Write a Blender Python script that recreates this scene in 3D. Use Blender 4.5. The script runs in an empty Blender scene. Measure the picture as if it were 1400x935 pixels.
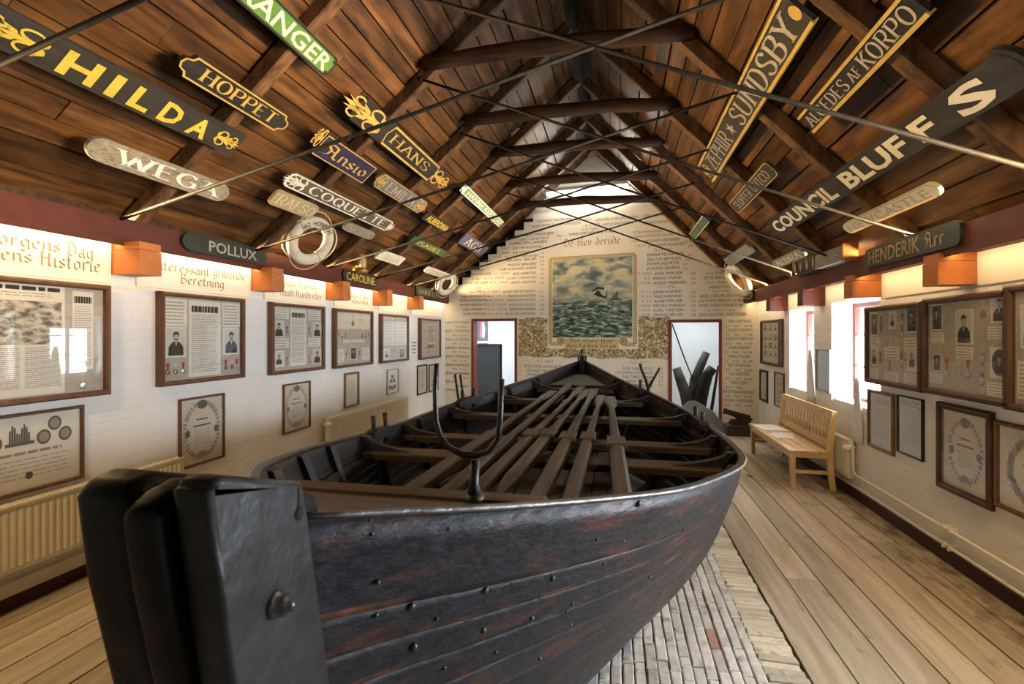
import bpy, math, random
import numpy as np
from mathutils import Vector

random.seed(7)
SC = bpy.context.scene
COL = SC.collection

# ------------------------------------------------------------------ camera, world, exposure
F, VX, HY, EYE = 690.0, 843.0, 457.0, 1.7        # focal length in pixels of a 1400 wide frame, vanishing point, eye height
YAW = math.atan((VX - 700) / F)
SN, CS = math.sin(YAW), math.cos(YAW)
cam = bpy.data.cameras.new('camera')
cam.sensor_width = 36.0
cam.lens = F / 1400 * 36
cam.shift_y = (HY - 467.5) / 1400
cam.clip_start = 0.05
cam.dof.use_dof = True
cam.dof.focus_distance = 4.5
cam.dof.aperture_fstop = 7.0
camo = bpy.data.objects.new('camera', cam)
COL.objects.link(camo)
camo.location = (0, 0, EYE)
camo.rotation_euler = (math.pi / 2, 0, YAW)
SC.camera = camo
SC.view_settings.view_transform = 'Standard'
SC.view_settings.look = 'None'
SC.view_settings.gamma = 1.0
SC.view_settings.use_curve_mapping = False
SC.view_settings.exposure = 0.88
WORLD_STRENGTH = 26.0
w = bpy.data.worlds.new('world')
SC.world = w
w.use_nodes = True
w.node_tree.nodes['Background'].inputs[0].default_value = (0.84, 0.92, 1.0, 1)
w.node_tree.nodes['Background'].inputs[1].default_value = WORLD_STRENGTH
WARM = (1.0, 0.68, 0.34)
PENDANT_FILL = (22, 22)
UNDER_L, UNDER_R, OVER_L, OVER_R, TUBE = 13, 10, 58, 80, 11   # lamp powers (W), tube emission
BACKROOM = 16

# ------------------------------------------------------------------ pixels of the photograph to points of the room
def ray(px, py):
    u = (px - 700) / F
    return np.array((-SN + u * CS, CS + u * SN, (HY - py) / F))
EYEP = np.array((0, 0, EYE))
def onP(p, n, d):
    n = np.array(n, float); r = ray(*p)
    return EYEP + r * ((d - n @ EYEP) / (n @ r))
def onX(p, X): return onP(p, (1, 0, 0), X)
def onY(p, Y): return onP(p, (0, 1, 0), Y)
def onZ(p, Z): return onP(p, (0, 0, 1), Z)

# room dimensions
XL, XR, YN = -3.68, 2.43, -2.6
BA, BB = np.array((-3.68, 10.54)), np.array((2.43, 9.51))     # back wall corners
BL = float(np.hypot(*(BB - BA)))
BE = (BB - BA) / BL
BN = np.array((BE[1], -BE[0], 0.0))                           # towards the room
def onB(p, off=0.0):
    return onP(p, BN, float(BN[:2] @ BA) + off)
RX, RZ, KL, KR = -0.48, 5.2, 0.861, -1.03                     # ridge (underside of rafters) and slopes
def roofz(x): return RZ + (KL if x < RX else KR) * (x - RX)
TRUSS = [1.75, 3.16, 4.55, 5.85, 7.1, 8.4, 9.45]

# ------------------------------------------------------------------ mesh building
ORG = {}
class Fr:
    """a flat frame: origin, two axes and the normal they span"""
    def __init__(s, o, ex, ey):
        s.o = np.array(o, float); s.ex = np.array(ex, float); s.ey = np.array(ey, float)
        s.ex /= np.linalg.norm(s.ex); s.ey /= np.linalg.norm(s.ey)
        s.n = np.cross(s.ex, s.ey)
    def __call__(s, u, v, w=0.0):
        return s.o + s.ex * u + s.ey * v + s.n * w
WORLDF = Fr((0, 0, 0), (1, 0, 0), (0, 1, 0))
LW = Fr((XL, 0, 0), (0, 1, 0), (0, 0, 1))
RW = Fr((XR, 0, 0), (0, -1, 0), (0, 0, 1))
BW = Fr((BA[0], BA[1], 0), (BE[0], BE[1], 0), (0, 0, 1))
_sl = math.hypot(1, KL); _sr = math.hypot(1, KR)
LS = Fr((RX, 0, RZ), (0, 1, 0), (1, 0, KL))     # v is measured up the slope, 0 at the ridge
RS = Fr((RX, 0, RZ), (0, -1, 0), (-1, 0, -KR))

class MB:
    def __init__(s, fr=WORLDF):
        s.v = []; s.f = []; s.m = []; s.fr = fr; s.r = []; s.sm = []
    def pt(s, p):
        s.v.append(p); return len(s.v) - 1
    def face(s, idx, m=0, rnd=0.5, smooth=False):
        s.f.append(list(idx)); s.m.append(m); s.r.append(rnd); s.sm.append(smooth)
    def poly(s, pts, m=0, rnd=0.5):
        s.face([s.pt(s.fr(*p)) for p in pts], m, rnd)
    def box(s, u0, u1, v0, v1, w0, w1, m=0, rnd=0.5):
        c = [s.pt(s.fr(u, v, w)) for w in (w0, w1) for v in (v0, v1) for u in (u0, u1)]
        for q in ((0, 2, 3, 1), (4, 5, 7, 6), (0, 1, 5, 4), (2, 6, 7, 3), (0, 4, 6, 2), (1, 3, 7, 5)):
            s.face([c[i] for i in q], m, rnd)
    def cbox(s, u0, u1, v0, v1, w0, w1, b=0.004, m=0, rnd=0.5):
        """box whose front (w1) edges are chamfered by b"""
        lv = [(0, w0), (0, w1 - b), (b, w1)]
        rings = []
        for d, w in lv:
            rings.append([s.pt(s.fr(*p, w)) for p in ((u0 + d, v0 + d), (u1 - d, v0 + d), (u1 - d, v1 - d), (u0 + d, v1 - d))])
        s.face(rings[0][::-1], m, rnd); s.face(rings[-1], m, rnd)
        for a, b_ in zip(rings, rings[1:]):
            for i in range(4):
                j = (i + 1) % 4
                s.face((a[i], a[j], b_[j], b_[i]), m, rnd)
    def prism(s, pts, w0, w1, m=0, bevel=0.0, rnd=0.5):
        """outline pts (u, v) counter-clockwise, extruded from w0 to w1"""
        n = len(pts)
        a = [s.pt(s.fr(u, v, w0)) for u, v in pts]
        b = [s.pt(s.fr(u, v, w1)) for u, v in pts]
        s.face(a[::-1], m, rnd); s.face(b, m, rnd)
        for i in range(n):
            j = (i + 1) % n
            s.face((a[i], a[j], b[j], b[i]), m, rnd)
    def ell(s, u, v, ru, rv, w, m=0, n=16):
        s.poly([(u + ru * math.cos(t), v + rv * math.sin(t), w) for t in np.linspace(0, 2 * math.pi, n, endpoint=False)], m)
    def loft(s, rings, m=0, closed=True, caps=True, smooth=True, rnd=0.5):
        R = [[s.pt(np.array(p, float)) for p in r] for r in rings]
        n = len(R[0])
        for a, b in zip(R, R[1:]):
            for i in range(n if closed else n - 1):
                j = (i + 1) % n
                s.face((a[i], a[j], b[j], b[i]), m, rnd, smooth)
        if caps and closed:
            s.face(R[0][::-1], m, rnd); s.face(R[-1], m, rnd)
    def tube(s, path, r, m=0, n=8, closed=False, caps=True):
        P = [np.array(p, float) for p in path]; k = len(P)
        rr = r if hasattr(r, '__len__') else [r] * k
        up = None; rings = []
        for i, p in enumerate(P):
            a = P[(i - 1) % k] if (closed or i > 0) else P[i]
            b = P[(i + 1) % k] if (closed or i < k - 1) else P[i]
            t = b - a; t /= (np.linalg.norm(t) + 1e-9)
            if up is None:
                up = np.array((0, 0, 1.0)) if abs(t[2]) < 0.9 else np.array((1.0, 0, 0))
            x = np.cross(t, up); x /= (np.linalg.norm(x) + 1e-9); y = np.cross(x, t); up = y
            rings.append([p + rr[i] * (x * math.cos(q) + y * math.sin(q)) for q in np.linspace(0, 2 * math.pi, n, endpoint=False)])
        if closed: rings.append(rings[0])
        s.loft(rings, m, caps=caps and not closed)
    def lathe(s, o, axis, prof, m=0, n=20):
        """prof: (distance along axis, radius)"""
        o = np.array(o, float); ax = np.array(axis, float); ax /= np.linalg.norm(ax)
        h = np.array((0, 0, 1.0)) if abs(ax[2]) < 0.9 else np.array((1.0, 0, 0))
        x = np.cross(ax, h); x /= np.linalg.norm(x); y = np.cross(ax, x)
        s.loft([[o + ax * d + max(r, 1e-4) * (x * math.cos(q) + y * math.sin(q)) for q in np.linspace(0, 2 * math.pi, n, endpoint=False)] for d, r in prof], m)
    def beam(s, a, b, wd, ht, up=(0, 0, 1), m=0, n=1, wob=0.0, rnd=0.5, taper=1.0):
        """squared bar from a to b, wd across and ht along up, with a slightly irregular hewn face"""
        a = np.array(a, float); b = np.array(b, float); t = b - a; L = np.linalg.norm(t); t /= L
        up = np.array(up, float); x = np.cross(t, up); x /= np.linalg.norm(x); y = np.cross(x, t)
        rings = []
        for k in range(n + 1):
            p = a + t * (L * k / n) + (x * random.uniform(-wob, wob) + y * random.uniform(-wob, wob)); q = 1 + (taper - 1) * k / n
            W, H = wd / 2 * q, ht / 2 * q; c = min(W, H) * 0.22
            rings.append([p + x * i + y * j for i, j in ((-W + c, -H), (W - c, -H), (W, -H + c), (W, H - c), (W - c, H), (-W + c, H), (-W, H - c), (-W, -H + c))])
        s.loft(rings, m, smooth=False, rnd=rnd)
    def add2d(s, polys, w=0.0, m=0):
        """polys: list of lists of (u, v)"""
        for p in polys: s.poly([(u, v, w) for u, v in p], m)
    def obj(s, name, mats, parent=None, org=None, tri=False):
        me = bpy.data.meshes.new(name)
        V = np.array(s.v, float)
        if parent is not None: o = ORG[parent.name]
        elif org is not None: o = np.array(org, float)
        else:
            lo, hi = V.min(0), V.max(0); o = np.array(((lo[0] + hi[0]) / 2, (lo[1] + hi[1]) / 2, lo[2]))
        me.from_pydata([tuple(p) for p in V - o], [], s.f)
        if not hasattr(mats, '__len__'): mats = [mats]
        for m in mats: me.materials.append(m)
        me.polygons.foreach_set('material_index', s.m)
        me.polygons.foreach_set('use_smooth', s.sm)
        at = me.attributes.new('rnd', 'FLOAT', 'FACE'); at.data.foreach_set('value', s.r)
        me.validate(); me.update()
        ob = bpy.data.objects.new(name, me); COL.objects.link(ob)
        if parent is not None:
            ob.parent = parent; ORG[ob.name] = o
        else:
            ob.location = tuple(o); ORG[ob.name] = o
        return ob

def tag(o, label, cat, group=None):
    o['label'] = label; o['category'] = cat
    if group: o['group'] = group
    return o
def struct(o):
    o['kind'] = 'structure'; return o
def empty(name, loc, label=None, cat=None, group=None):
    o = bpy.data.objects.new(name, None); COL.objects.link(o); o.location = tuple(float(x) for x in loc)
    o.empty_display_size = 0.1
    ORG[o.name] = np.array(loc, float)
    if label: tag(o, label, cat, group)
    return o

# ------------------------------------------------------------------ materials
def _n(nt, t, **k):
    n = nt.nodes.new(t)
    for a, b in k.items(): setattr(n, a, b)
    return n
def mat(name, col, rough=0.6, col2=None, scale=6.0, stretch=(1, 1, 1), bump=0.0, metal=0.0, var=0.0, spec=0.3, detail=6, lo=0.35, hi=0.65, dirt=None, dirt_scale=2.0, dirt_lo=0.55, dirt_hi=0.7, bscale=None, dstretch=None, rough2=None):
    m = bpy.data.materials.new(name); m.use_nodes = True; nt = m.node_tree; L = nt.links.new
    b = nt.nodes['Principled BSDF']
    b.inputs['Roughness'].default_value = rough; b.inputs['Metallic'].default_value = metal
    b.inputs['Specular IOR Level'].default_value = spec
    col = (*col, 1)
    if col2 is None and not bump and not var:
        b.inputs['Base Color'].default_value = col; return m
    tc = _n(nt, 'ShaderNodeTexCoord'); mp = _n(nt, 'ShaderNodeMapping'); mp.inputs['Scale'].default_value = stretch
    L(tc.outputs['Object'], mp.inputs['Vector'])
    vec = mp.outputs['Vector']
    rn = None
    if var:
        at = _n(nt, 'ShaderNodeAttribute', attribute_name='rnd'); rn = at.outputs['Fac']
        ad = _n(nt, 'ShaderNodeVectorMath', operation='ADD'); mu = _n(nt, 'ShaderNodeMath', operation='MULTIPLY'); mu.inputs[1].default_value = 37.0
        L(rn, mu.inputs[0]); cx = _n(nt, 'ShaderNodeCombineXYZ')
        for i in range(3): L(mu.outputs[0], cx.inputs[i])
        L(vec, ad.inputs[0]); L(cx.outputs[0], ad.inputs[1]); vec = ad.outputs[0]
    no = _n(nt, 'ShaderNodeTexNoise'); no.inputs['Scale'].default_value = scale; no.inputs['Detail'].default_value = detail
    no.inputs['Roughness'].default_value = 0.6
    L(vec, no.inputs['Vector'])
    cr = _n(nt, 'ShaderNodeValToRGB'); e = cr.color_ramp.elements
    e[0].position = lo; e[1].position = hi; e[0].color = col; e[1].color = (*(col2 or col[:3]), 1)
    L(no.outputs['Fac'], cr.inputs['Fac']); out = cr.outputs['Color']
    if dirt:
        n2 = _n(nt, 'ShaderNodeTexNoise'); n2.inputs['Scale'].default_value = dirt_scale; n2.inputs['Detail'].default_value = 8; n2.inputs['Roughness'].default_value = 0.65
        if dstretch:
            mp2 = _n(nt, 'ShaderNodeMapping'); mp2.inputs['Scale'].default_value = dstretch; L(tc.outputs['Object'], mp2.inputs['Vector']); L(mp2.outputs['Vector'], n2.inputs['Vector'])
        else: L(vec, n2.inputs['Vector'])
        c2 = _n(nt, 'ShaderNodeValToRGB'); c2.color_ramp.elements[0].position = dirt_lo; c2.color_ramp.elements[1].position = dirt_hi
        L(n2.outputs['Fac'], c2.inputs['Fac'])
        mx = _n(nt, 'ShaderNodeMix', data_type='RGBA'); L(c2.outputs['Color'], mx.inputs[0]); L(out, mx.inputs[6]); mx.inputs[7].default_value = (*dirt, 1); out = mx.outputs[2]
    if var:
        mr = _n(nt, 'ShaderNodeMapRange'); mr.inputs[3].default_value = 1 - var; mr.inputs[4].default_value = 1 + var
        L(rn, mr.inputs[0]); mx = _n(nt, 'ShaderNodeMix', data_type='RGBA', blend_type='MULTIPLY'); mx.inputs[0].default_value = 1
        L(out, mx.inputs[6]); L(mr.outputs[0], mx.inputs[7]); out = mx.outputs[2]
    L(out, b.inputs['Base Color'])
    if rough2 is not None:
        mr = _n(nt, 'ShaderNodeMapRange'); mr.inputs[1].default_value = 0.35; mr.inputs[2].default_value = 0.65; mr.inputs[3].default_value = rough; mr.inputs[4].default_value = rough2
        L(no.outputs['Fac'], mr.inputs[0]); L(mr.outputs[0], b.inputs['Roughness'])
    if bump:
        bp = _n(nt, 'ShaderNodeBump'); bp.inputs['Strength'].default_value = bump; bp.inputs['Distance'].default_value = 0.02
        if bscale:
            n3 = _n(nt, 'ShaderNodeTexNoise'); n3.inputs['Scale'].default_value = bscale; n3.inputs['Detail'].default_value = 5; L(vec, n3.inputs['Vector']); L(n3.outputs['Fac'], bp.inputs['Height'])
        else: L(no.outputs['Fac'], bp.inputs['Height'])
        L(bp.outputs['Normal'], b.inputs['Normal'])
    return m
def floorstains(m):
    """dark knots, and damp stains that get denser along the right wall"""
    nt = m.node_tree; L = nt.links.new; b = nt.nodes['Principled BSDF']; src = b.inputs['Base Color'].links[0].from_socket
    tc = _n(nt, 'ShaderNodeTexCoord'); mp = _n(nt, 'ShaderNodeMapping'); mp.inputs['Scale'].default_value = (1, .45, 1); L(tc.outputs['Object'], mp.inputs[0])
    vo = _n(nt, 'ShaderNodeTexVoronoi'); vo.inputs['Scale'].default_value = 3.2; L(mp.outputs[0], vo.inputs['Vector'])
    cr = _n(nt, 'ShaderNodeValToRGB'); cr.color_ramp.elements[0].position = .07; cr.color_ramp.elements[0].color = (.85, .85, .85, 1); cr.color_ramp.elements[1].position = .15; cr.color_ramp.elements[1].color = (0, 0, 0, 1); L(vo.outputs['Distance'], cr.inputs[0])
    m1 = _n(nt, 'ShaderNodeMix', data_type='RGBA'); L(cr.outputs[0], m1.inputs[0]); L(src, m1.inputs[6]); m1.inputs[7].default_value = (.06, .035, .02, 1)
    sp = _n(nt, 'ShaderNodeSeparateXYZ'); L(tc.outputs['Object'], sp.inputs[0])
    mr = _n(nt, 'ShaderNodeMapRange'); mr.inputs[1].default_value = 1.55; mr.inputs[2].default_value = 2.45; mr.inputs[3].default_value = -.20; mr.inputs[4].default_value = .10; L(sp.outputs['X'], mr.inputs[0])
    mp2 = _n(nt, 'ShaderNodeMapping'); mp2.inputs['Scale'].default_value = (5, 2.2, 1); L(tc.outputs['Object'], mp2.inputs[0])
    no = _n(nt, 'ShaderNodeTexNoise'); no.inputs['Scale'].default_value = 1.6; no.inputs['Detail'].default_value = 9; no.inputs['Roughness'].default_value = .7; L(mp2.outputs[0], no.inputs[0])
    ad = _n(nt, 'ShaderNodeMath', operation='ADD'); L(no.outputs['Fac'], ad.inputs[0]); L(mr.outputs[0], ad.inputs[1])
    c2 = _n(nt, 'ShaderNodeValToRGB'); c2.color_ramp.elements[0].position = .50; c2.color_ramp.elements[1].position = .66; c2.color_ramp.elements[1].color = (.8, .8, .8, 1); L(ad.outputs[0], c2.inputs[0])
    m2 = _n(nt, 'ShaderNodeMix', data_type='RGBA'); L(c2.outputs[0], m2.inputs[0]); L(m1.outputs[2], m2.inputs[6]); m2.inputs[7].default_value = (.075, .047, .022, 1)
    L(m2.outputs[2], b.inputs['Base Color'])
def emis(name, col, k):
    m = bpy.data.materials.new(name); m.use_nodes = True; nt = m.node_tree
    b = nt.nodes['Principled BSDF']; b.inputs['Base Color'].default_value = (*col, 1)
    b.inputs['Emission Color'].default_value = (*col, 1); b.inputs['Emission Strength'].default_value = k
    return m
def glassmat(name, tint=(1, 1, 1), refl=1.0):
    m = bpy.data.materials.new(name); m.use_nodes = True; nt = m.node_tree; L = nt.links.new
    nt.nodes.remove(nt.nodes['Principled BSDF'])
    tr = _n(nt, 'ShaderNodeBsdfTransparent'); tr.inputs[0].default_value = (*tint, 1)
    gl = _n(nt, 'ShaderNodeBsdfGlossy'); gl.inputs['Roughness'].default_value = 0.02
    lw = _n(nt, 'ShaderNodeLayerWeight'); lw.inputs[0].default_value = 0.5
    pw = _n(nt, 'ShaderNodeMath', operation='POWER'); pw.inputs[1].default_value = 4.5; L(lw.outputs['Facing'], pw.inputs[0])
    fr = _n(nt, 'ShaderNodeMath', operation='MULTIPLY_ADD'); fr.inputs[1].default_value = 0.9 * refl; fr.inputs[2].default_value = 0.04 * refl; L(pw.outputs[0], fr.inputs[0])
    mx = _n(nt, 'ShaderNodeMixShader'); L(fr.outputs[0], mx.inputs[0]); L(tr.outputs[0], mx.inputs[1]); L(gl.outputs[0], mx.inputs[2])
    L(mx.outputs[0], nt.nodes['Material Output'].inputs[0]); return m
def brickwall(name, col, col2, axis='Y', bump=0.25, bw=0.24, bh=0.075, low=None):
    """limewashed brickwork: plain colour, the courses only in relief; below a line the limewash is a different coat"""
    m = mat(name, col, 0.85, col2, scale=1.3, bump=0.0, detail=4)
    nt = m.node_tree; L = nt.links.new; b = nt.nodes['Principled BSDF']
    tc = _n(nt, 'ShaderNodeTexCoord'); sp = _n(nt, 'ShaderNodeSeparateXYZ'); cx = _n(nt, 'ShaderNodeCombineXYZ')
    L(tc.outputs['Object'], sp.inputs[0]); L(sp.outputs[axis], cx.inputs[0]); L(sp.outputs['Z'], cx.inputs[1])
    no = _n(nt, 'ShaderNodeTexNoise'); no.inputs['Scale'].default_value = 9; L(tc.outputs['Object'], no.inputs['Vector'])
    br = _n(nt, 'ShaderNodeTexBrick'); br.inputs['Scale'].default_value = 1.0; br.inputs['Brick Width'].default_value = bw; br.inputs['Row Height'].default_value = bh; br.inputs['Mortar Size'].default_value = 0.007; br.inputs['Mortar Smooth'].default_value = 0.8
    br.inputs['Color1'].default_value = (1, 1, 1, 1); br.inputs['Color2'].default_value = (0.8, 0.8, 0.8, 1); br.inputs['Mortar'].default_value = (0, 0, 0, 1)
    L(cx.outputs[0], br.inputs['Vector'])
    ad = _n(nt, 'ShaderNodeMath', operation='ADD'); L(br.outputs['Color'], ad.inputs[0]); L(no.outputs['Fac'], ad.inputs[1])
    bp = _n(nt, 'ShaderNodeBump'); bp.inputs['Strength'].default_value = bump; bp.inputs['Distance'].default_value = 0.012
    L(ad.outputs[0], bp.inputs['Height']); L(bp.outputs['Normal'], b.inputs['Normal'])
    return m

M = {}
M['wall'] = brickwall('limewashed_brick', (0.80, 0.79, 0.76), (0.87, 0.86, 0.83), 'Y')
M['wallback'] = mat('cream_plaster', (0.85, 0.79, 0.64), 0.85, (0.90, 0.85, 0.71), 1.2, bump=0.05, bscale=40)
M['white'] = mat('white_paint', (0.82, 0.82, 0.80), 0.6, (0.87, 0.87, 0.85), 3, bump=0.03)
M['backroom'] = mat('back_room_plaster', (0.80, 0.83, 0.86), 0.8, (0.86, 0.88, 0.9), 2)
M['cream'] = mat('cream_board', (0.84, 0.79, 0.66), 0.65, (0.88, 0.84, 0.72), 2.5, bump=0.02)
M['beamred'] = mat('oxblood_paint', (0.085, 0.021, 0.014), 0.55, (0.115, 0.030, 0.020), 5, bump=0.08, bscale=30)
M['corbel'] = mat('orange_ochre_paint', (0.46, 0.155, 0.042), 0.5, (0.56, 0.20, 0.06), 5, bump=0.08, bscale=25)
M['roof'] = mat('roof_boards', (0.038, 0.017, 0.006), 0.5, (0.165, 0.076, 0.025), 1.0, (14, 1.1, 14), bump=0.12, var=0.42, dirt=(0.018, 0.008, 0.004), dirt_scale=1.6, dirt_lo=0.48, dirt_hi=0.72, dstretch=(3, 1, 3))
M['rafter'] = mat('rafter_wood', (0.050, 0.023, 0.011), 0.65, (0.155, 0.082, 0.035), 2.0, (5, 10, 2), bump=0.2, var=0.2)
M['log'] = mat('dark_log', (0.026, 0.013, 0.007), 0.6, (0.085, 0.040, 0.018), 2.0, (1, 9, 9), bump=0.35)
M['iron'] = mat('black_iron', (0.012, 0.012, 0.012), 0.6, (0.026, 0.024, 0.021), 20, bump=0.1, spec=.1)
M['plank'] = mat('scrubbed_floor_boards', (0.35, 0.28, 0.19), 0.6, (0.51, 0.43, 0.32), 1.1, (15, 0.9, 15), bump=0.15, var=0.17, dirt=(0.085, 0.055, 0.030), dirt_scale=2.6, dirt_lo=0.60, dirt_hi=0.74, dstretch=(7, 1.6, 1), rough2=0.5)
floorstains(M['plank'])
M['gap'] = mat('dark_gap', (0.02, 0.016, 0.012), 0.9)
M['brick'] = mat('pale_paving_brick', (0.46, 0.455, 0.43), 0.85, (0.63, 0.63, 0.61), 14, bump=0.5, var=0.2, dirt=(0.12, 0.115, 0.10), dirt_scale=9, dirt_lo=0.56, dirt_hi=0.72)
M['brickyel'] = mat('yellow_edging_brick', (0.46, 0.42, 0.32), 0.85, (0.62, 0.58, 0.47), 9, bump=0.6, var=0.22, dirt=(0.2, 0.17, 0.12), dirt_scale=9)
M['brickred'] = mat('red_paving_brick', (0.34, 0.19, 0.155), 0.85, (0.46, 0.29, 0.24), 14, bump=0.5)
M['mortar'] = mat('paving_joint', (0.035, 0.033, 0.030), 0.95, (0.08, 0.075, 0.065), 30)
M['skirt'] = mat('dark_brown_skirting', (0.055, 0.024, 0.016), 0.5, (0.08, 0.035, 0.022), 4, (1, .4, 1))
M['doorred'] = mat('red_brown_paint', (0.20, 0.042, 0.028), 0.45, (0.25, 0.058, 0.040), 4)
M['hull'] = mat('tarred_hull', (0.007, 0.010, 0.015), 0.36, (0.019, 0.022, 0.030), 1.9, (24, 1.6, 34), bump=0.25, var=0.22, dirt=(0.105, 0.034, 0.024), dirt_scale=1.7, dirt_lo=0.52, dirt_hi=0.72, dstretch=(4, 1.5, 15), rough2=0.55, spec=.36)
M['hullin'] = mat('hull_inside', (0.010, 0.011, 0.014), 0.5, (0.022, 0.022, 0.025), 2, (8, 1, 10), bump=0.15, var=0.15, dirt=(0.06, 0.035, 0.02), dirt_scale=1.6, dirt_lo=0.5, dirt_hi=0.7)
M['rail'] = mat('worn_black_rail', (0.016, 0.014, 0.013), 0.42, (0.05, 0.038, 0.028), 4, (6, 1, 6), bump=0.15)
M['edge'] = mat('worn_metal_edge', (0.16, 0.17, 0.19), 0.38, (0.32, 0.34, 0.37), 9, (4, 1, 4), bump=0.25, metal=0.75)
M['oldwood'] = mat('weathered_dark_wood', (0.014, 0.009, 0.006), 0.55, (0.036, 0.023, 0.014), 1.6, (14, 1.0, 14), bump=0.25, var=0.25)
M['thwart'] = mat('thwart_wood', (0.032, 0.021, 0.013), 0.5, (0.095, 0.064, 0.040), 1.6, (1.2, 14, 14), bump=0.2, var=0.2)
M['deck'] = mat('stern_deck_wood', (0.055, 0.032, 0.016), 0.55, (0.125, 0.078, 0.040), 2.0, (1.2, 12, 12), bump=0.2)
M['oar'] = mat('oar_wood', (0.030, 0.023, 0.018), 0.45, (0.095, 0.072, 0.055), 1.4, (16, 1.0, 16), bump=0.25, var=0.22)
M['oarpad'] = mat('oar_pad_wood', (0.060, 0.040, 0.026), 0.5, (0.12, 0.082, 0.054), 2.5, (8, 2, 8), bump=0.2)
M['post'] = mat('tarred_post', (0.010, 0.012, 0.0145), 0.40, (0.026, 0.030, 0.035), 4, spec=.35, bump=0.5, bscale=9, dirt=(0.012, 0.012, 0.012), dirt_scale=6, rough2=0.5)
M['postshade'] = mat('shaded_tarred_post', (0.003, 0.003, 0.003), 0.5, (0.007, 0.006, 0.005), 5, spec=.22, bump=0.4, bscale=11, dirt=(0.030, 0.017, 0.009), dirt_scale=5, dirt_lo=0.62, dirt_hi=0.8)  # post darkened for port and centre timbers, their shade put into the colour
M['seam'] = mat('worn_seam', (0.012, 0.012, 0.015), 0.45, (0.20, 0.075, 0.042), 2.4, (3, 2.2, 3), lo=.46, hi=.66)
M['bolt'] = mat('iron_bolt', (0.06, 0.065, 0.07), 0.35, (0.12, 0.12, 0.13), 30, metal=0.7, bump=0.1)
M['forged'] = mat('forged_iron', (0.035, 0.035, 0.037), 0.38, (0.10, 0.10, 0.105), 22, metal=0.75, bump=0.35)
M['frame'] = mat('walnut_frame', (0.10, 0.045, 0.022), 0.45, (0.17, 0.080, 0.038), 3, (6, 6, 1.2), bump=0.05)
M['framedark'] = mat('dark_oak_frame', (0.050, 0.027, 0.016), 0.45, (0.095, 0.052, 0.030), 3, (6, 6, 1.2), bump=0.05)
M['framegold'] = mat('bronze_gilt_frame', (0.15, 0.095, 0.040), 0.4, (0.25, 0.16, 0.07), 12, metal=0.3, bump=0.1)
M['frameblack'] = mat('black_frame', (0.02, 0.017, 0.015), 0.4)
M['framegrey'] = mat('pale_grey_frame', (0.32, 0.31, 0.29), 0.4, (0.42, 0.41, 0.38), 8)
M['linen'] = mat('grey_linen', (0.46, 0.41, 0.35), 0.9, (0.52, 0.47, 0.40), 40)
M['linenlight'] = mat('pale_linen', (0.60, 0.55, 0.46), 0.9, (0.66, 0.61, 0.52), 40)
M['paper'] = mat('cream_paper', (0.78, 0.74, 0.63), 0.8, (0.84, 0.80, 0.70), 3)
M['paperaged'] = mat('aged_paper', (0.66, 0.60, 0.47), 0.8, (0.76, 0.71, 0.59), 3)
M['paperblue'] = mat('bluish_paper', (0.62, 0.66, 0.72), 0.8, (0.70, 0.73, 0.77), 3)
M['print'] = mat('printed_grey', (0.36, 0.33, 0.28), 0.8)
M['midprint'] = mat('mid_grey_print', (0.15, 0.14, 0.12), 0.8)
M['ink'] = mat('dark_print', (0.05, 0.045, 0.04), 0.8)
M['skin'] = mat('photo_face', (0.42, 0.36, 0.29), 0.7, (0.55, 0.48, 0.40), 30)
M['photobg'] = mat('photo_ground', (0.60, 0.56, 0.48), 0.6, (0.70, 0.66, 0.57), 8)
M['photodark'] = mat('photo_dark_ground', (0.10, 0.09, 0.08), 0.6, (0.16, 0.14, 0.12), 8)
M['ribbon'] = mat('medal_ribbon', (0.42, 0.05, 0.04), 0.7)
M['ribbonpale'] = mat('pale_ribbon', (0.60, 0.50, 0.36), 0.7)
M['silver'] = mat('silver', (0.55, 0.56, 0.58), 0.3, metal=0.9)
M['bronze'] = mat('medal_bronze', (0.36, 0.21, 0.09), 0.35, metal=0.8)
M['glass'] = glassmat('picture_glass')
M['windowglass'] = glassmat('window_glass')
M['blackletter'] = mat('black_lettering', (0.035, 0.032, 0.030), 0.6)
M['greyletter'] = mat('grey_lettering', (0.20, 0.18, 0.15), 0.7)
M['brownletter'] = mat('ochre_lettering', (0.38, 0.21, 0.08), 0.6, (0.46, 0.27, 0.11), 6)
M['oliveletter'] = mat('olive_brown_lettering', (0.23, 0.175, 0.085), 0.6, (0.32, 0.25, 0.13), 10)
M['yellow'] = mat('yellow_paint', (0.62, 0.45, 0.05), 0.5, (0.72, 0.55, 0.10), 15)
M['gold'] = mat('gilding', (0.56, 0.37, 0.085), 0.42, (0.68, 0.48, 0.14), 15, metal=0.25, bump=0.08)
M['palepaint'] = mat('cream_sign_paint', (0.72, 0.66, 0.47), 0.55, (0.80, 0.74, 0.56), 10)
M['whitepaint'] = mat('white_sign_paint', (0.80, 0.78, 0.70), 0.55, (0.86, 0.84, 0.77), 10)
M['silverletter'] = mat('weathered_silver_lettering', (0.34, 0.31, 0.24), 0.55, (0.48, 0.44, 0.34), 25)
def board(n, a, b, s=3, **k): M[n] = mat(n, a, k.pop('rough', 0.5), b, s, (6, 1, 6), bump=0.12, **k)
board('signblack', (0.016, 0.016, 0.016), (0.032, 0.030, 0.028))
board('signcharcoal', (0.030, 0.029, 0.026), (0.050, 0.047, 0.040), rough=0.6)
board('signgreen', (0.075, 0.19, 0.040), (0.115, 0.25, 0.060))
M['fadedletter'] = mat('faded_grey_lettering', (0.44, 0.44, 0.38), 0.6, (0.58, 0.57, 0.49), 20)
board('signpalegreen', (0.12, 0.26, 0.13), (0.18, 0.33, 0.17))
board('signdarkgreen', (0.035, 0.085, 0.050), (0.06, 0.12, 0.07))
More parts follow.
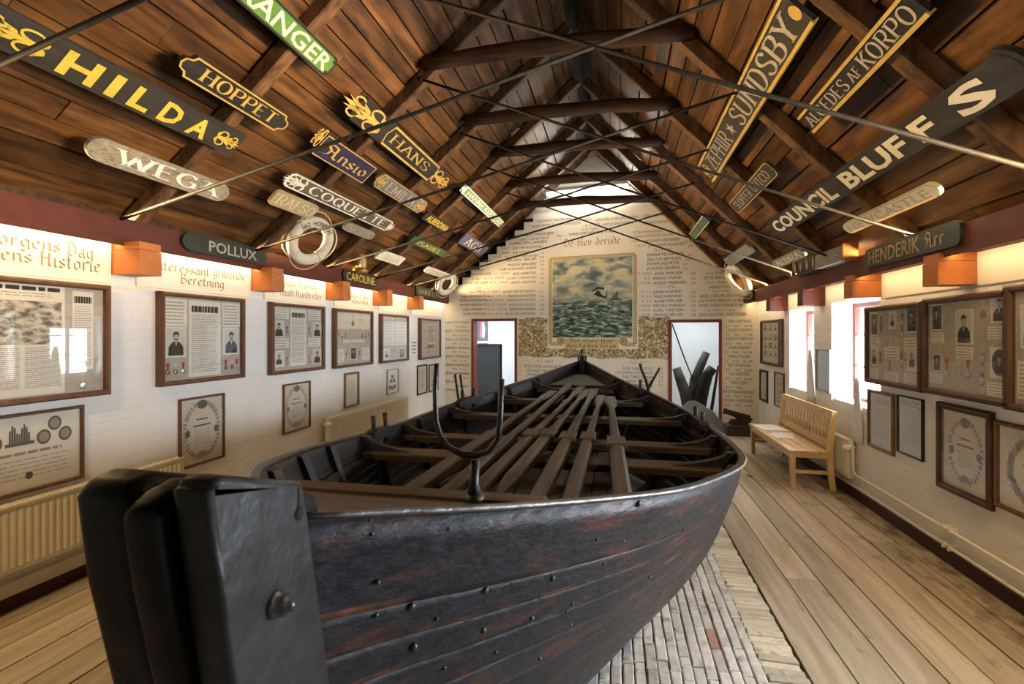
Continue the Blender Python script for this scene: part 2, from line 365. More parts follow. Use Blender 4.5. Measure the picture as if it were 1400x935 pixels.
board('signbottle', (0.018, 0.026, 0.019), (0.032, 0.042, 0.031))
board('signblue', (0.022, 0.018, 0.055), (0.038, 0.032, 0.08))
board('signslate', (0.13, 0.12, 0.135), (0.20, 0.185, 0.19), 6)
board('signpurple', (0.085, 0.075, 0.16), (0.12, 0.105, 0.20))
board('signolive', (0.105, 0.090, 0.050), (0.15, 0.13, 0.075))
board('signgreyold', (0.19, 0.165, 0.12), (0.42, 0.38, 0.29), 22, dirt=(0.07, 0.06, 0.045), dirt_scale=16)
board('signwhite', (0.70, 0.68, 0.58), (0.82, 0.80, 0.71), 5)
board('signtan', (0.44, 0.34, 0.19), (0.58, 0.46, 0.27), 8)
board('signgrey', (0.19, 0.185, 0.17), (0.28, 0.27, 0.24), 6)
M['pine'] = mat('varnished_pine', (0.58, 0.38, 0.17), 0.42, (0.72, 0.52, 0.28), 1.6, (14, 1.2, 3), bump=0.05, var=0.12)
M['radiator'] = mat('radiator_enamel', (0.70, 0.64, 0.50), 0.4, (0.76, 0.70, 0.56), 3)
M['pipe'] = mat('pipe_enamel', (0.82, 0.78, 0.67), 0.4)
M['curtain'] = mat('white_curtain', (0.85, 0.85, 0.84), 0.9)
M['cannon'] = mat('cannon_iron', (0.022, 0.018, 0.015), 0.5, (0.045, 0.035, 0.028), 12, bump=0.15, metal=0.3)
M['carriage'] = mat('carriage_wood', (0.030, 0.020, 0.014), 0.55, (0.055, 0.036, 0.024), 6, bump=0.15)
M['buoy'] = mat('lifebuoy_canvas', (0.66, 0.60, 0.47), 0.7, (0.76, 0.71, 0.58), 8, bump=0.1)
M['rope'] = mat('rope', (0.50, 0.40, 0.25), 0.9, (0.60, 0.50, 0.33), 40, bump=0.3)
M['brass'] = mat('old_brass', (0.34, 0.22, 0.07), 0.35, (0.46, 0.31, 0.11), 9, metal=0.85)
M['lampglass'] = mat('amber_lantern_glass', (0.40, 0.26, 0.10), 0.2, (0.5, 0.34, 0.15), 6)
M['driftwood'] = mat('grey_driftwood', (0.040, 0.035, 0.030), 0.75, (0.085, 0.075, 0.064), 4, bump=0.4)
M['darkdrift'] = mat('dark_timber', (0.012, 0.011, 0.010), 0.65, (0.030, 0.026, 0.023), 4, bump=0.4)
M['slate'] = mat('grey_painted_board', (0.17, 0.175, 0.18), 0.6, (0.21, 0.215, 0.22), 5)
M['caseglass'] = mat('dark_case_panel', (0.10, 0.12, 0.14), 0.25, (0.12, 0.14, 0.16), 3)
M['pink'] = mat('poster_pink', (0.75, 0.22, 0.35), 0.6)

# ------------------------------------------------------------------ lettering
UC = {
'A': '8;.5 0,4 10;4 10,7.5 0;2 3.6,6 3.6', 'B': '7;1 0,1 10;~1 10,5 9.8,6.1 7.6,4.5 5.4,1 5.2;~1 5.2,5.5 4.8,6.5 2.6,5 .3,1 0',
'C': '7.5;~7 8,5 9.9,2 9,.5 5,2 1,5 .1,7 2', 'D': '7.5;1 0,1 10;~1 10,5 9.4,7 5,5 .6,1 0',
'E': '6.5;1 0,1 10;1 10,6 10;1 5.2,5 5.2;1 0,6.2 0', 'F': '6;1 0,1 10;1 10,6 10;1 5.2,5 5.2',
'G': '8;~7 8,5 9.9,2 9,.5 5,2 1,5 .1,7 1.5;7 .5,7 4.4;5 4.4,7.8 4.4', 'H': '8;1 0,1 10;7 0,7 10;1 5.2,7 5.2', 'I': '3;1.5 0,1.5 10',
'J': '5;~4 10,4 2.5,2.5 0,.5 1.5', 'K': '7.5;1 0,1 10;6.5 10,1.2 4.6;3 6.2,7 0', 'L': '6;1 0,1 10;1 0,6 0',
'M': '9.5;1 0,1 10;1 10,4.7 2;4.7 2,8.5 10;8.5 10,8.5 0', 'N': '8;1 0,1 10;1 10,7 0;7 0,7 10',
'O': '8;~4 10,1.5 8.5,.6 5,1.5 1.5,4 0,6.5 1.5,7.4 5,6.5 8.5,4 10', 'P': '7;1 0,1 10;~1 10,5.5 9.8,6.5 7.3,5 4.8,1 4.7',
'Q': '8;~4 10,1.5 8.5,.6 5,1.5 1.5,4 0,6.5 1.5,7.4 5,6.5 8.5,4 10;4.5 2.8,7.6 -1', 'R': '7.5;1 0,1 10;~1 10,5.5 9.8,6.5 7.3,5 4.8,1 4.7;3.6 4.8,7 0',
'S': '6.5;~6 8,4 9.9,1.2 9,1.2 6.3,5.5 4,5.8 1.2,3 .1,.5 2', 'T': '7.5;3.8 0,3.8 10;.3 10,7.2 10', 'U': '8;~1 10,1 3.5,2.2 .5,5.8 .5,7 3.5,7 10',
'V': '7.5;.3 10,3.8 0;3.8 0,7.2 10', 'W': '11;.3 10,3 0;3 0,5.5 8;5.5 8,8 0;8 0,10.7 10', 'X': '7.5;.5 0,7 10;.5 10,7 0',
'Y': '7;.3 10,3.5 5;6.7 10,3.5 5;3.5 5,3.5 0', 'Z': '7;.7 10,6.5 10;6.5 10,.5 0;.5 0,6.7 0', ' ': '4', '.': '2;1 0,1 .6', ',': '2;1 .6,.6 -1.5', '-': '4;.5 5,3.5 5',
'a': '5;1 5.3,2.8 6,4 5.3,4 .8,5 0;4 3.5,1 2.8,.8 1,2.2 0,4 1', 'b': '5;1 10,1 1,2.8 0,4.3 1,4.3 4.5,2.8 6,1 5', 'd': '5;1.2 9.5,4.2 5,4.3 1,2.8 0,.8 1,.8 4.8,2.5 6,4.2 5',
'e': '4.6;.9 3,4.2 4.4,2.8 6,.9 4.8,.9 1.2,2.4 0,4.2 1', 'f': '4;3.8 9.3,2.5 10,1.4 8.5,1.4 0;.2 6,3.6 6', 'g': '5;4.3 5,2.8 6,.9 4.8,.9 1.4,2.5 .3,4.2 1.4;4.3 6,4.3 -1.8,2.5 -3,.7 -2',
'h': '5;1 10,1 0;1 4.8,2.8 6,4.2 5,4.2 1,3.5 -1.5', 'i': '2.2;1 6,1 .6,1.9 0;1 8.1,1.4 8.5', 'k': '5;1 10,1 0;1 4.4,3 6,3.8 5,1.3 3.4;1.6 3.4,4.3 0', 'l': '2.4;1 10,1 .8,2 0',
'm': '7.6;1 6,1 0;1 4.8,2.6 6,3.8 5,3.8 0;3.8 4.8,5.5 6,6.7 5,6.7 .8,7.5 0', 'n': '5;1 6,1 0;1 4.8,2.8 6,4.2 5,4.2 .8,5 0', 'o': '5;.9 4.7,2.5 6,4.2 4.7,4.2 1.3,2.5 0,.9 1.3,.9 4.7',
'p': '5;1 6,1 -3;1 5,2.8 6,4.3 5,4.3 1,2.8 0,1 .8', 'r': '4;1 6,1 0;1 4.8,2.2 6,3.5 5.3', 's': '4.2;3.8 5.2,2.4 6,.9 4.8,.9 4,3.8 2,3.8 1.2,2.4 0,.6 .9', 't': '3.4;1.3 8.5,1.3 1,2.4 0,3.2 .6;.2 6,3 6',
'u': '5;1 6,1 1,2.4 0,4.2 1.4;4.2 6,4.2 .8,5 0', 'v': '5;1 7,1 1.4,2.6 0,4.3 1.4,4.3 4.5,3.2 6', 'z': '4.4;.7 5.5,3.8 5.5,1 3.2,3.6 2,2.8 -1.5,.8 -2.2', '~': '2.6;1 9,2.4 10;1.2 9.6,1.2 -2',
'\u00e6': '8;1 5.3,2.6 6,4 5.3,4 .8;4 3.5,1 2.8,.8 1,2.2 0,4 1;4 3,7.2 4.4,5.8 6,4 4.8;4 1.2,5.4 0,7.2 1', '\u00b7': '2.4;1 3.2,1.5 3.7',
}
NIBCAP = {'D': '7.4;2 8.8,2 1.2;.6 .3,2 .9,4 .2,6.4 1.8,6.8 5,5.4 8.4,3.4 9.6,.6 9.2;.6 9.2,.2 8', 'H': '7.4;1.6 9.4,1.6 .4;.5 8.3,1.6 9.4,2.6 8.8;1.6 5.2,5.6 5.6;5.8 9,5.6 1,6.6 .2', 'B': '6.5;1.5 9.5,1.5 .8;.4 9,3.5 10,5.5 8.5,3.5 5.6,1.5 5.3;3.5 5.6,6 4,6 1.8,3.5 0,.8 .8',
'F': '6;1.5 9,1.5 0;.4 9,3 10,6 9;1.5 5.5,4.5 5.5', 'A': '8;2 10,5.5 9,5.8 1,7.6 0;5.6 5,2.5 5;2.2 10,.8 7.5,3 5.5,2.4 1.5,.5 .5', 'K': '7;1.5 9.5,1.5 0;1.5 5,5 9,6 8;2 5.5,6 0', 'T': '7;.5 8.5,2.5 10,6.5 9;3.5 9.5,1.5 6,1.5 2,3.5 0,6 1.2', 'G': '8;6.5 8.5,4 10,1.3 8,1 3,3.2 .2,6.4 1.6,6.4 5,4 5'}
def _smooth(P):
    out = []
    for i in range(len(P) - 1):
        p0, p1, p2, p3 = P[max(i - 1, 0)], P[i], P[i + 1], P[min(i + 2, len(P) - 1)]
        for t in (0, .25, .5, .75):
            out.append(tuple(0.5 * (2 * b + (c - a) * t + (2 * a - 5 * b + 4 * c - d) * t * t + (3 * b - a - 3 * c + d) * t ** 3) for a, b, c, d in zip(p0, p1, p2, p3)))
    return out + [P[-1]]
def _ribbon(P, wf):
    """quads along polyline P, half width wf(dx, dy)"""
    out = []; L = []; R = []
    for i, p in enumerate(P):
        a = P[max(i - 1, 0)]; b = P[min(i + 1, len(P) - 1)]
        d = (b[0] - a[0], b[1] - a[1]); l = math.hypot(*d) + 1e-9; d = (d[0] / l, d[1] / l); h = wf(*d)
        L.append((p[0] - d[1] * h, p[1] + d[0] * h)); R.append((p[0] + d[1] * h, p[1] - d[0] * h))
    for i in range(len(P) - 1): out.append([R[i], R[i + 1], L[i + 1], L[i]])
    return out
def strokes(ch, nib):
    g = (NIBCAP.get(ch) if nib else None) or UC.get(ch) or UC.get(ch.upper()) or UC[' ']
    parts = g.split(';'); res = []
    for p in parts[1:]:
        sm = p.startswith('~'); P = [tuple(float(x) for x in q.split()) for q in p.lstrip('~').split(',')]
        res.append(_smooth(P) if sm else P)
    return float(parts[0]), res
def serif_text(txt, thick=1.75, thin=0.62, gap=1.3, serif=True):
    """slab-serifed roman capitals; returns polygons in a 10-unit high line, and its width"""
    x = 0; out = []
    for ch in txt:
        wd, ss = strokes(ch, False)
        for P in ss:
            P = [(a + x, b) for a, b in P]
            out += _ribbon(P, lambda dx, dy: (thin + (thick - thin) * abs(dy) ** 1.5) / 2)
            if serif:
                for e, f in ((P[0], P[1]), (P[-1], P[-2])):
                    if abs(e[0] - f[0]) < abs(e[1] - f[1]) * 1.05 and (abs(e[1]) < .4 or abs(e[1] - 10) < .4):
                        y0, y1 = (e[1], e[1] + .62) if e[1] < 5 else (e[1] - .62, e[1])
                        out.append([(e[0] - 1.55, y0), (e[0] + 1.55, y0), (e[0] + 1.55, y1), (e[0] - 1.55, y1)])
        if ch == '\u00d8': out.append([(x + 1, -.5), (x + 1.8, -.5), (x + 7.4, 10.5), (x + 6.6, 10.5)])
        x += wd + gap
    return out, x - gap
def nib_text(txt, nibw=1.25, ang=40, gap=.75):
    """broad-nibbed black letter"""
    nx, ny = nibw / 2 * math.cos(math.radians(ang)), nibw / 2 * math.sin(math.radians(ang))
    x = 0; out = []
    for ch in txt:
        wd, ss = strokes(ch, True)
        for P in ss:
            for a, b in zip(P, P[1:]):
                q = [(a[0] + x - nx, a[1] - ny), (a[0] + x + nx, a[1] + ny), (b[0] + x + nx, b[1] + ny), (b[0] + x - nx, b[1] - ny)]
                if (q[1][0] - q[0][0]) * (q[2][1] - q[1][1]) - (q[1][1] - q[0][1]) * (q[2][0] - q[1][0]) < 0: q.reverse()
                out.append(q)
        x += wd + gap
    return out, x - gap
_fc = {}
def font_text(txt, bold=0.0):
    """plain sans lettering; polygons in a 10-unit high line"""
    if (txt, bold) in _fc: return _fc[(txt, bold)]
    cu = bpy.data.curves.new('t', 'FONT'); cu.body = txt; cu.resolution_u = 2; cu.offset = bold; cu.fill_mode = 'FRONT'; cu.size = 1
    ob = bpy.data.objects.new('t', cu); COL.objects.link(ob)
    dg = bpy.context.evaluated_depsgraph_get(); dg.update()
    me = bpy.data.meshes.new_from_object(ob.evaluated_get(dg))
    V = [(v.co.x, v.co.y) for v in me.vertices]; Fc = [list(p.vertices) for p in me.polygons]
    bpy.data.objects.remove(ob); bpy.data.curves.remove(cu); bpy.data.meshes.remove(me)
    if not V: return [], 1
    x0 = min(v[0] for v in V); x1 = max(v[0] for v in V); k = 10 / 0.70
    out = [[((V[i][0] - x0) * k, V[i][1] * k) for i in f] for f in Fc]
    _fc[(txt, bold)] = (out, (x1 - x0) * k); return _fc[(txt, bold)]
def put(mb, tp, u0, u1, v0, h, w=0.002, m=0, shear=0.0):
    """fit text polygons (10 units high) between u0 and u1, baseline v0, cap height h"""
    P, W = tp; su = (u1 - u0) / W; sv = h / 10
    mb.add2d([[(u0 + a * su + b * sv * shear, v0 + b * sv) for a, b in p] for p in P], w, m)
def spiral(cx, cy, r0, r1, a0, a1, n=18):
    return [(cx + (r0 + (r1 - r0) * t) * math.cos(a0 + (a1 - a0) * t), cy + (r0 + (r1 - r0) * t) * math.sin(a0 + (a1 - a0) * t)) for t in np.linspace(0, 1, n)]
def curl(mb, P, w0, w1, w=0.003, m=0):
    k = len(P); i = [0]
    L = []; R = []
    for j, p in enumerate(P):
        a = P[max(j - 1, 0)]; b = P[min(j + 1, k - 1)]; d = (b[0] - a[0], b[1] - a[1]); l = math.hypot(*d) + 1e-9; d = (d[0] / l, d[1] / l)
        h = (w0 + (w1 - w0) * j / (k - 1)) / 2
        L.append((p[0] - d[1] * h, p[1] + d[0] * h)); R.append((p[0] + d[1] * h, p[1] - d[0] * h))
    for j in range(k - 1): mb.poly([(*R[j], w), (*R[j + 1], w), (*L[j + 1], w), (*L[j], w)], m)
def acanthus(mb, u0, u1, v0, v1, m=0, w=0.003, flip=False):
    """a scrolled leaf flourish filling the rectangle; it grows from u0 to u1"""
    W = u1 - u0; H = v1 - v0; s = abs(H)
    f = lambda P: [(u0 + W * a, v0 + H * (1 - b if flip else b)) for a, b in P]
    t = s * .125
    t = s * .10
    cu = lambda P, a=t, b=t * .5: curl(mb, f(P), a, b, w, m)
    def leaf(x, y, an, ln, wd):
        ax_, ay = math.cos(an) * ln, math.sin(an) * ln; nx, ny = -math.sin(an) * wd / 2, math.cos(an) * wd / 2
        mb.poly([(*q, w) for q in f([(x, y), (x + ax_ * .35 + nx, y + ay * .35 + ny), (x + ax_, y + ay), (x + ax_ * .35 - nx, y + ay * .35 - ny)])], m)
    for k in (-1, 1):
        y_ = lambda d: .5 + k * d
        cu(spiral(.27, y_(.25), .225, .075, -2.3 * k, 3.4 * k, 22)); cu(spiral(.70, y_(.24), .17, .06, -2.6 * k, 2.6 * k, 18), t * .9)
        leaf(.44, y_(.05), k * .75, .30, .13); leaf(.10, y_(.06), k * 1.2, .34, .12); leaf(.60, y_(.05), k * .3, .36, .12)
    leaf(.30, .5, 0, .40, .17); leaf(.72, .5, 0, .28, .14)
    mb.ell(*f([(.16, .5)])[0], s * .045, s * .045, w, m, 10)

# ------------------------------------------------------------------ room shell
def wall_with_holes(mb, U, V, holes, w0, w1, m=0):
    """slab in a frame from w0 (outside) to w1 (room face), rectangular holes (u0, u1, v0, v1)"""
    us = sorted({*U, *[h[0] for h in holes], *[h[1] for h in holes]}); vs = sorted({*V, *[h[2] for h in holes], *[h[3] for h in holes]})
    for a, b in zip(us, us[1:]):
        for c, d in zip(vs, vs[1:]):
            cu, cv = (a + b) / 2, (c + d) / 2
            if any(h[0] < cu < h[1] and h[2] < cv < h[3] for h in holes): continue
            mb.poly([(a, c, w1), (b, c, w1), (b, d, w1), (a, d, w1)], m); mb.poly([(a, c, w0), (a, d, w0), (b, d, w0), (b, c, w0)], m)
    for h in holes:
        a, b, c, d = h
        for q in ([(a, c), (b, c)], [(b, c), (b, d)], [(b, d), (a, d)], [(a, d), (a, c)]):
            (x0, y0), (x1, y1) = q
            mb.poly([(x0, y0, w0), (x1, y1, w0), (x1, y1, w1), (x0, y0, w1)], m)
YB = 10.9
# floor: boards along the room, a bed of paving bricks under the boat
mb = MB(); mb.box(XL - .3, XR + .3, YN - .2, 11.0, -0.30, -0.030)
floor = struct(mb.obj('floor', M['gap'], org=(0, 0, 0)))
mb = MB()
def boards(x0, x1, n, seed):
    rs = random.Random(seed); wd = (x1 - x0) / n
    for i in range(n):
        y = YN - rs.random() * 2
        while y < 10.9:
            y2 = y + rs.uniform(3.2, 6.0)
            mb.box(x0 + i * wd + .0045, x0 + (i + 1) * wd - .0045, y + .002, min(y2, 10.9) - .002, -0.03, rs.uniform(-.0015, .0015), 0, rs.random()); y = y2
boards(-3.70, -2.17, 7, 3); boards(.935, 2.46, 7, 5)
mb.obj('planks', M['plank'], floor)
mb = MB(); mb.box(-2.17, .935, YN, 10.9, -.03, -.022); mb.obj('paving_joints', M['mortar'], floor)
mb = MB(); rs = random.Random(11)
def paver(x0, x1, y0, y1, m, rr):
    j = lambda a: rs.uniform(-a, a); c = .006
    z = rs.uniform(-.004, .004); P = [(x0 + j(.003), y0 + j(.004)), (x1 + j(.003), y0 + j(.004)), (x1 + j(.003), y1 + j(.004)), (x0 + j(.003), y1 + j(.004))]
    cx, cy = sum(p[0] for p in P) / 4, sum(p[1] for p in P) / 4
    I = [(p[0] + (c if p[0] < cx else -c), p[1] + (c if p[1] < cy else -c)) for p in P]
    b0 = [mb.pt(np.array((*p, -.025))) for p in P]; b1 = [mb.pt(np.array((*p, z - .006))) for p in P]; b2 = [mb.pt(np.array((*p, z + j(.001)))) for p in I]
    for a, b in ((b0, b1), (b1, b2)):
        for i in range(4): mb.face((a[i], a[(i + 1) % 4], b[(i + 1) % 4], b[i]), m, rr)
    mb.face(b2, m, rr)
x = -1.96
while x < .71:
    y = YN + rs.uniform(-.2, 0); wd = .0585
    while y < 10.7:
        ln = rs.uniform(.19, .225)
        paver(x + .0028, x + wd - .0028, y + .003, y + ln - .003, 1 if (abs(x - .49) < .03 and abs(y - 2.85) < .11) else 0, rs.random()); y += ln
    x += wd
mb.obj('paving_bricks', [M['brick'], M['brickred']], floor)
mb = MB()
for x0, x1 in ((.728, .925), (-2.165, -1.97)):
    y = YN
    while y < 10.7:
        wd = rs.uniform(.050, .062); jx = rs.uniform(-.006, .006); paver(x0 + jx, x1 + jx, y + .0035, y + wd - .0035, 0, rs.random()); y += wd
mb.obj('edging_bricks', M['brickyel'], floor)

# left wall
mb = MB(LW); wall_with_holes(mb, (YN, YB), (0, 2.50), [], -.30, 0)
wl = struct(mb.obj('wall_left', M['wall'], org=(0, 0, 0)))
# right wall with window openings (u = -y)
WIN = [(6.99, 7.89, .93, 2.04), (5.35, 6.45, .945, 2.06), (1.3, 2.9, .86, 2.04)]
mb = MB(RW); wall_with_holes(mb, (-YB, -YN), (0, 2.40), [(-b, -a, c, d) for a, b, c, d in WIN], -.36, 0)
wr = struct(mb.obj('wall_right', M['wall'], org=(0, 0, 0)))
# near gable wall with one broad window behind the camera
NW = Fr((XR, YN, 0), (-1, 0, 0), (0, 0, 1))
mb = MB(NW); wall_with_holes(mb, (0, XR - XL), (0, 2.62), [], -.3, 0)
mb.prism([(0, 2.62), (XR - XL, 2.62), (XR - RX, 5.6)], -.3, 0)
wn = struct(mb.obj('wall_near', M['wallback'], org=(0, 0, 0)))
def window(i, fr, u0, u1, v0, v1, depth, cross=True):
    """outer frame, glazing bars and panes set back by depth"""
    a = MB(fr); b = .055
    for q in ((u0, u1, v0, v0 + b), (u0, u1, v1 - b, v1), (u0, u0 + b, v0 + b, v1 - b), (u1 - b, u1, v0 + b, v1 - b)): a.box(*q, -depth - .03, -depth + .03)
    o = struct(a.obj('window_%d' % i, M['doorred'], org=fr((u0 + u1) / 2, v0, -depth)))
    c = MB(fr); um = (u0 + u1) / 2
    c.box(um - .03, um + .03, v0 + b, v1 - b, -depth - .02, -depth + .025)
    for t in (.36, .68):
        v = v0 + (v1 - v0) * t; c.box(u0 + b, um - .03, v - .012, v + .012, -depth - .012, -depth + .015); c.box(um + .03, u1 - b, v - .012, v + .012, -depth - .012, -depth + .015)
    c.obj('glazing_bars', M['white'], o)
    g = MB(fr); g.box(u0 + b, u1 - b, v0 + b, v1 - b, -depth - .004, -depth); g.obj('pane', M['windowglass'], o)
    s = MB(fr); s.cbox(u0 + .004, u1 - .004, v0 + .001, v0 + .022, -depth + .03, .0, .004); s.obj('sill', M['white'], o)
    L = bpy.data.lights.new('portal', 'AREA'); L.shape = 'RECTANGLE'; L.size = u1 - u0; L.size_y = v1 - v0; L.cycles.is_portal = True
    lo = bpy.data.objects.new('window_daylight', L); COL.objects.link(lo)
    from mathutils import Matrix
    R = Matrix([list(fr.ex), list(fr.ey), list(fr.n)]).transposed()
    R = R @ Matrix(((1, 0, 0), (0, -1, 0), (0, 0, -1)))
    lo.matrix_world = Matrix.Translation(tuple(fr((u0 + u1) / 2, (v0 + v1) / 2, -depth - .08))) @ R.to_4x4()
    return o
for i, (a, b, c, d) in enumerate(WIN): window(i + 1, RW, -b + .02, -a - .02, c, d - .01, .24)

# back wall: two doorways, stepped brick top
def bu(p): 
    q = onB(p); return float((q[:2] - BA) @ BE), float(q[2])
D1 = (bu((645, 436))[0], bu((707, 436))[0], 0.0, 2.03); D2 = (bu((914, 437))[0], bu((987, 437))[0], 0.0, 1.97)
mb = MB(BW)
UT0, UT1, VT = bu((729, 289))[0], bu((903, 287))[0], 4.16
wall_with_holes(mb, (0, BL), (0, 2.62), [D1, D2], -.16, 0)
nl, nr = 10, 8
vv = np.linspace(2.62, VT, nl + 1); uu = np.linspace(0.02, UT0, nl + 1); ur = np.linspace(BL - .02, UT1, nr + 1); vr = np.linspace(2.62, VT, nr + 1)
Q = [(0, 2.62), (BL, 2.62)]
ur[0] = BL
for k in range(nr): Q += [(ur[k], vr[k + 1]), (ur[k + 1], vr[k + 1])]
Q += [(uu[nl], vv[nl])]
for k in range(nl - 1, -1, -1): Q += [(uu[k + 1], vv[k]), (uu[k], vv[k])]
Q = Q[:-1]
mb.prism(Q, -.16, 0)
wb = struct(mb.obj('wall_back', M['wallback'], org=(0, 0, 0)))
mb = MB(BW); um = float((np.array((RX, 10.0)) - BA) @ BE)
mb.prism([(-.8, 2.3), (BL + .8, 2.3), (BL + .8, 3.0), (um, 6.3), (-.8, 3.0)], -.40, -.36)
for k in range(9):
    mb.box(um - 1.6, um + 1.6, 4.16 + k * .14, 4.296 + k * .14, -.36, -.335, 1)
struct(mb.obj('gable', [M['log'], M['white']], wb))
def doorway(i, d):
    m_ = MB(BW); b = .052
    m_.box(d[0] - b, d[0], 0, d[3] + b, -.17, .022); m_.box(d[1], d[1] + b, 0, d[3] + b, -.17, .022); m_.box(d[0], d[1], d[3], d[3] + b, -.17, .022)
    return struct(m_.obj('door_%d' % i, M['doorred'], org=BW((d[0] + d[1]) / 2, 0, 0)))
doorway(1, (D1[0] + .052, D1[1] - .052, 0, D1[3] - .052)); doorway(2, (D2[0] + .052, D2[1] - .052, 0, D2[3] - .052))
# rooms behind the doorways
mb = MB(BW)
mb.box(-.6, BL + .6, 0, 2.45, -2.3, -2.2); mb.box(-.6, -.5, 0, 2.45, -2.2, -.16); mb.box(BL + .5, BL + .6, 0, 2.45, -2.2, -.16); mb.box(2.35, 2.45, 0, 2.45, -2.2, -.16)
mb.box(-.6, BL + .6, 2.45, 2.5, -2.3, -.16)
struct(mb.obj('wall_far_rooms', M['backroom'], org=(0, 0, 0)))
mb = MB(BW); mb.prism([(-.6, -.05), (BL + .6, -.05), (BL + .6, -.002), (-.6, -.002)], -2.3, -.16)
struct(mb.obj('floor_far_rooms', M['plank'], org=(0, 0, 0)))

def area(name, loc, direction, sx, sy, power, col, parent=None, xdir=None, spread=180):
    L = bpy.data.lights.new(name, 'AREA'); L.shape = 'RECTANGLE'; L.size = sx; L.size_y = sy; L.energy = power; L.color = col; L.spread = math.radians(spread)
    o = bpy.data.objects.new(name, L); COL.objects.link(o)
    z = -Vector(direction).normalized(); x = Vector(xdir or (0, 1, 0)); x = (x - z * x.dot(z)).normalized(); y = z.cross(x)
    from mathutils import Matrix
    mw = Matrix((x, y, z)).transposed().to_4x4(); o.rotation_euler = mw.to_euler()
    loc = np.array(loc, float)
    if parent is not None: o.parent = parent; o.location = tuple(loc - ORG[parent.name])
    else: o.location = tuple(loc)
    return o

# roof boards: two slopes of boards running along the room
def slope(fr, vmin, name, seed, flip):
    mb = MB(fr); rs = random.Random(seed); v = 0.0; off = -.135
    while v > vmin:
        wd = rs.uniform(.15, .21); lap = .016 if int(v * 1e4) % 2 else -.004; u = YN - .3 if not flip else -11.0; e = 11.0 if not flip else -YN + .3
        uu0 = u
        while uu0 < e:
            u1 = min(e, uu0 + rs.uniform(3.0, 5.5)); z = rs.uniform(-.006, .006)
            mb.box(uu0, u1 - .004, v - wd + .011, v, off - .03, off + z + lap, 0, rs.random()); uu0 = u1
        v -= wd
    return mb
mb = slope(LS, -4.75, 'l', 21, False); mb2 = slope(RS, -4.5, 'r', 22, True)
k0 = len(mb.v); mb.v += mb2.v; mb.f += [[i + k0 for i in f] for f in mb2.f]; mb.m += mb2.m; mb.r += mb2.r; mb.sm += mb2.sm
for fr, a, b in ((LS, YN - .3, 11.0), (RS, -11.0, -YN + .3)):
    k = MB(fr); k.box(a, b, -4.9, .3, -.20, -.175); k0 = len(mb.v); mb.v += k.v; mb.f += [[i + k0 for i in f] for f in k.f]; mb.m += [1] * 6; mb.r += k.r; mb.sm += k.sm
ceiling = struct(mb.obj('ceiling', [M['roof'], M['gap']], org=(0, 0, 0)))
mb = MB(); mb.box(XL - .4, XL - .01, YN, YB, 2.505, 2.72); mb.box(XR + .01, XR + .4, YN, YB, 2.405, 2.62); mb.obj('eave_filling', M['log'], ceiling)
random.seed(5)
for y in TRUSS:
    for fr, vm, s in ((LS, -4.25, 1), (RS, -3.95, -1)):
        mb = MB(); yy = y + random.uniform(-.03, .03)
        a = fr(yy * s, -.02, -.062); b = fr(yy * s + random.uniform(-.04, .04), vm, -.062)
        mb.beam(a, b, .105, .125, up=fr.n, n=7, wob=.007, rnd=random.random())
        mb.obj('rafter', M['rafter'], ceiling)
ORD = ['nearest', 'second', 'third', 'fourth', 'fifth', 'sixth', 'seventh']
CZ = {1.75: 4.22, 3.16: 4.20, 4.55: 4.20, 5.85: 4.20, 7.1: 4.25, 8.4: 4.20, 9.45: 4.10}
for i, y in enumerate(TRUSS[1:], 1):
    z = CZ[y]; mb = MB()
    xa = RX + (z - RZ) / KL - .12; xb = RX + (z - RZ) / KR + .14
    yy = y - .10
    pts = 9; rings = []
    for k in range(pts):
        t = k / (pts - 1); c = np.array((xa + (xb - xa) * t, yy + random.uniform(-.012, .012), z + .02 + .035 * math.sin(t * 3.1) + random.uniform(-.008, .008))); r = .062 + random.uniform(-.006, .006) + .012 * (1 - abs(2 * t - 1))
        rings.append([c + np.array((0, math.cos(q) * r * .9, math.sin(q) * r * 1.1)) for q in np.linspace(.4, 2 * math.pi + .4, 9, endpoint=False)])
    mb.loft(rings)
    t = ['', 'bark-brown rough-hewn collar beam highest in the picture, above the near sign boards', 'second collar beam from the front, broad dark log under the ridge', 'third collar beam from the front, crossed by two black rods', 'fourth collar beam from the front, nearly black', 'fifth collar beam from the front, thin and just in front of the tube lamp', 'lowest brown collar beam at the gable, below the tube lamp'][i]
    if i == 1: t = 'rough collar beam nearest the camera, above the top edge of the photo'
    if i == 2: t = 'topmost collar beam in view, broad dark log under the ridge'
    if i == 3: t = 'second collar beam down in view, crossed by two black rods'
    if i == 4: t = 'third collar beam down in view, nearly black squared log'
    if i == 5: t = 'fourth collar beam down in view, slim, just above the tube lamp'
    if i > 1: tag(mb.obj('collar_beam', M['log']), t, 'beam', 'collar beams under the ridge')
# wall plates (red beams)
XPL, XPR = -3.56, 2.22
ZL0, ZL1, ZR0, ZR1 = 2.385, 2.555, 2.265, 2.43
mb = MB(); mb.box(XL - .02, XPL, YN, 10.45, ZL0, ZL1); bl = struct(mb.obj('trim_1', M['beamred'], org=(0, 0, 0)))
mb = MB(); mb.box(XPR, XR + .02, YN, 9.6, ZR0, ZR1); br = struct(mb.obj('trim_2', M['beamred'], org=(0, 0, 0)))
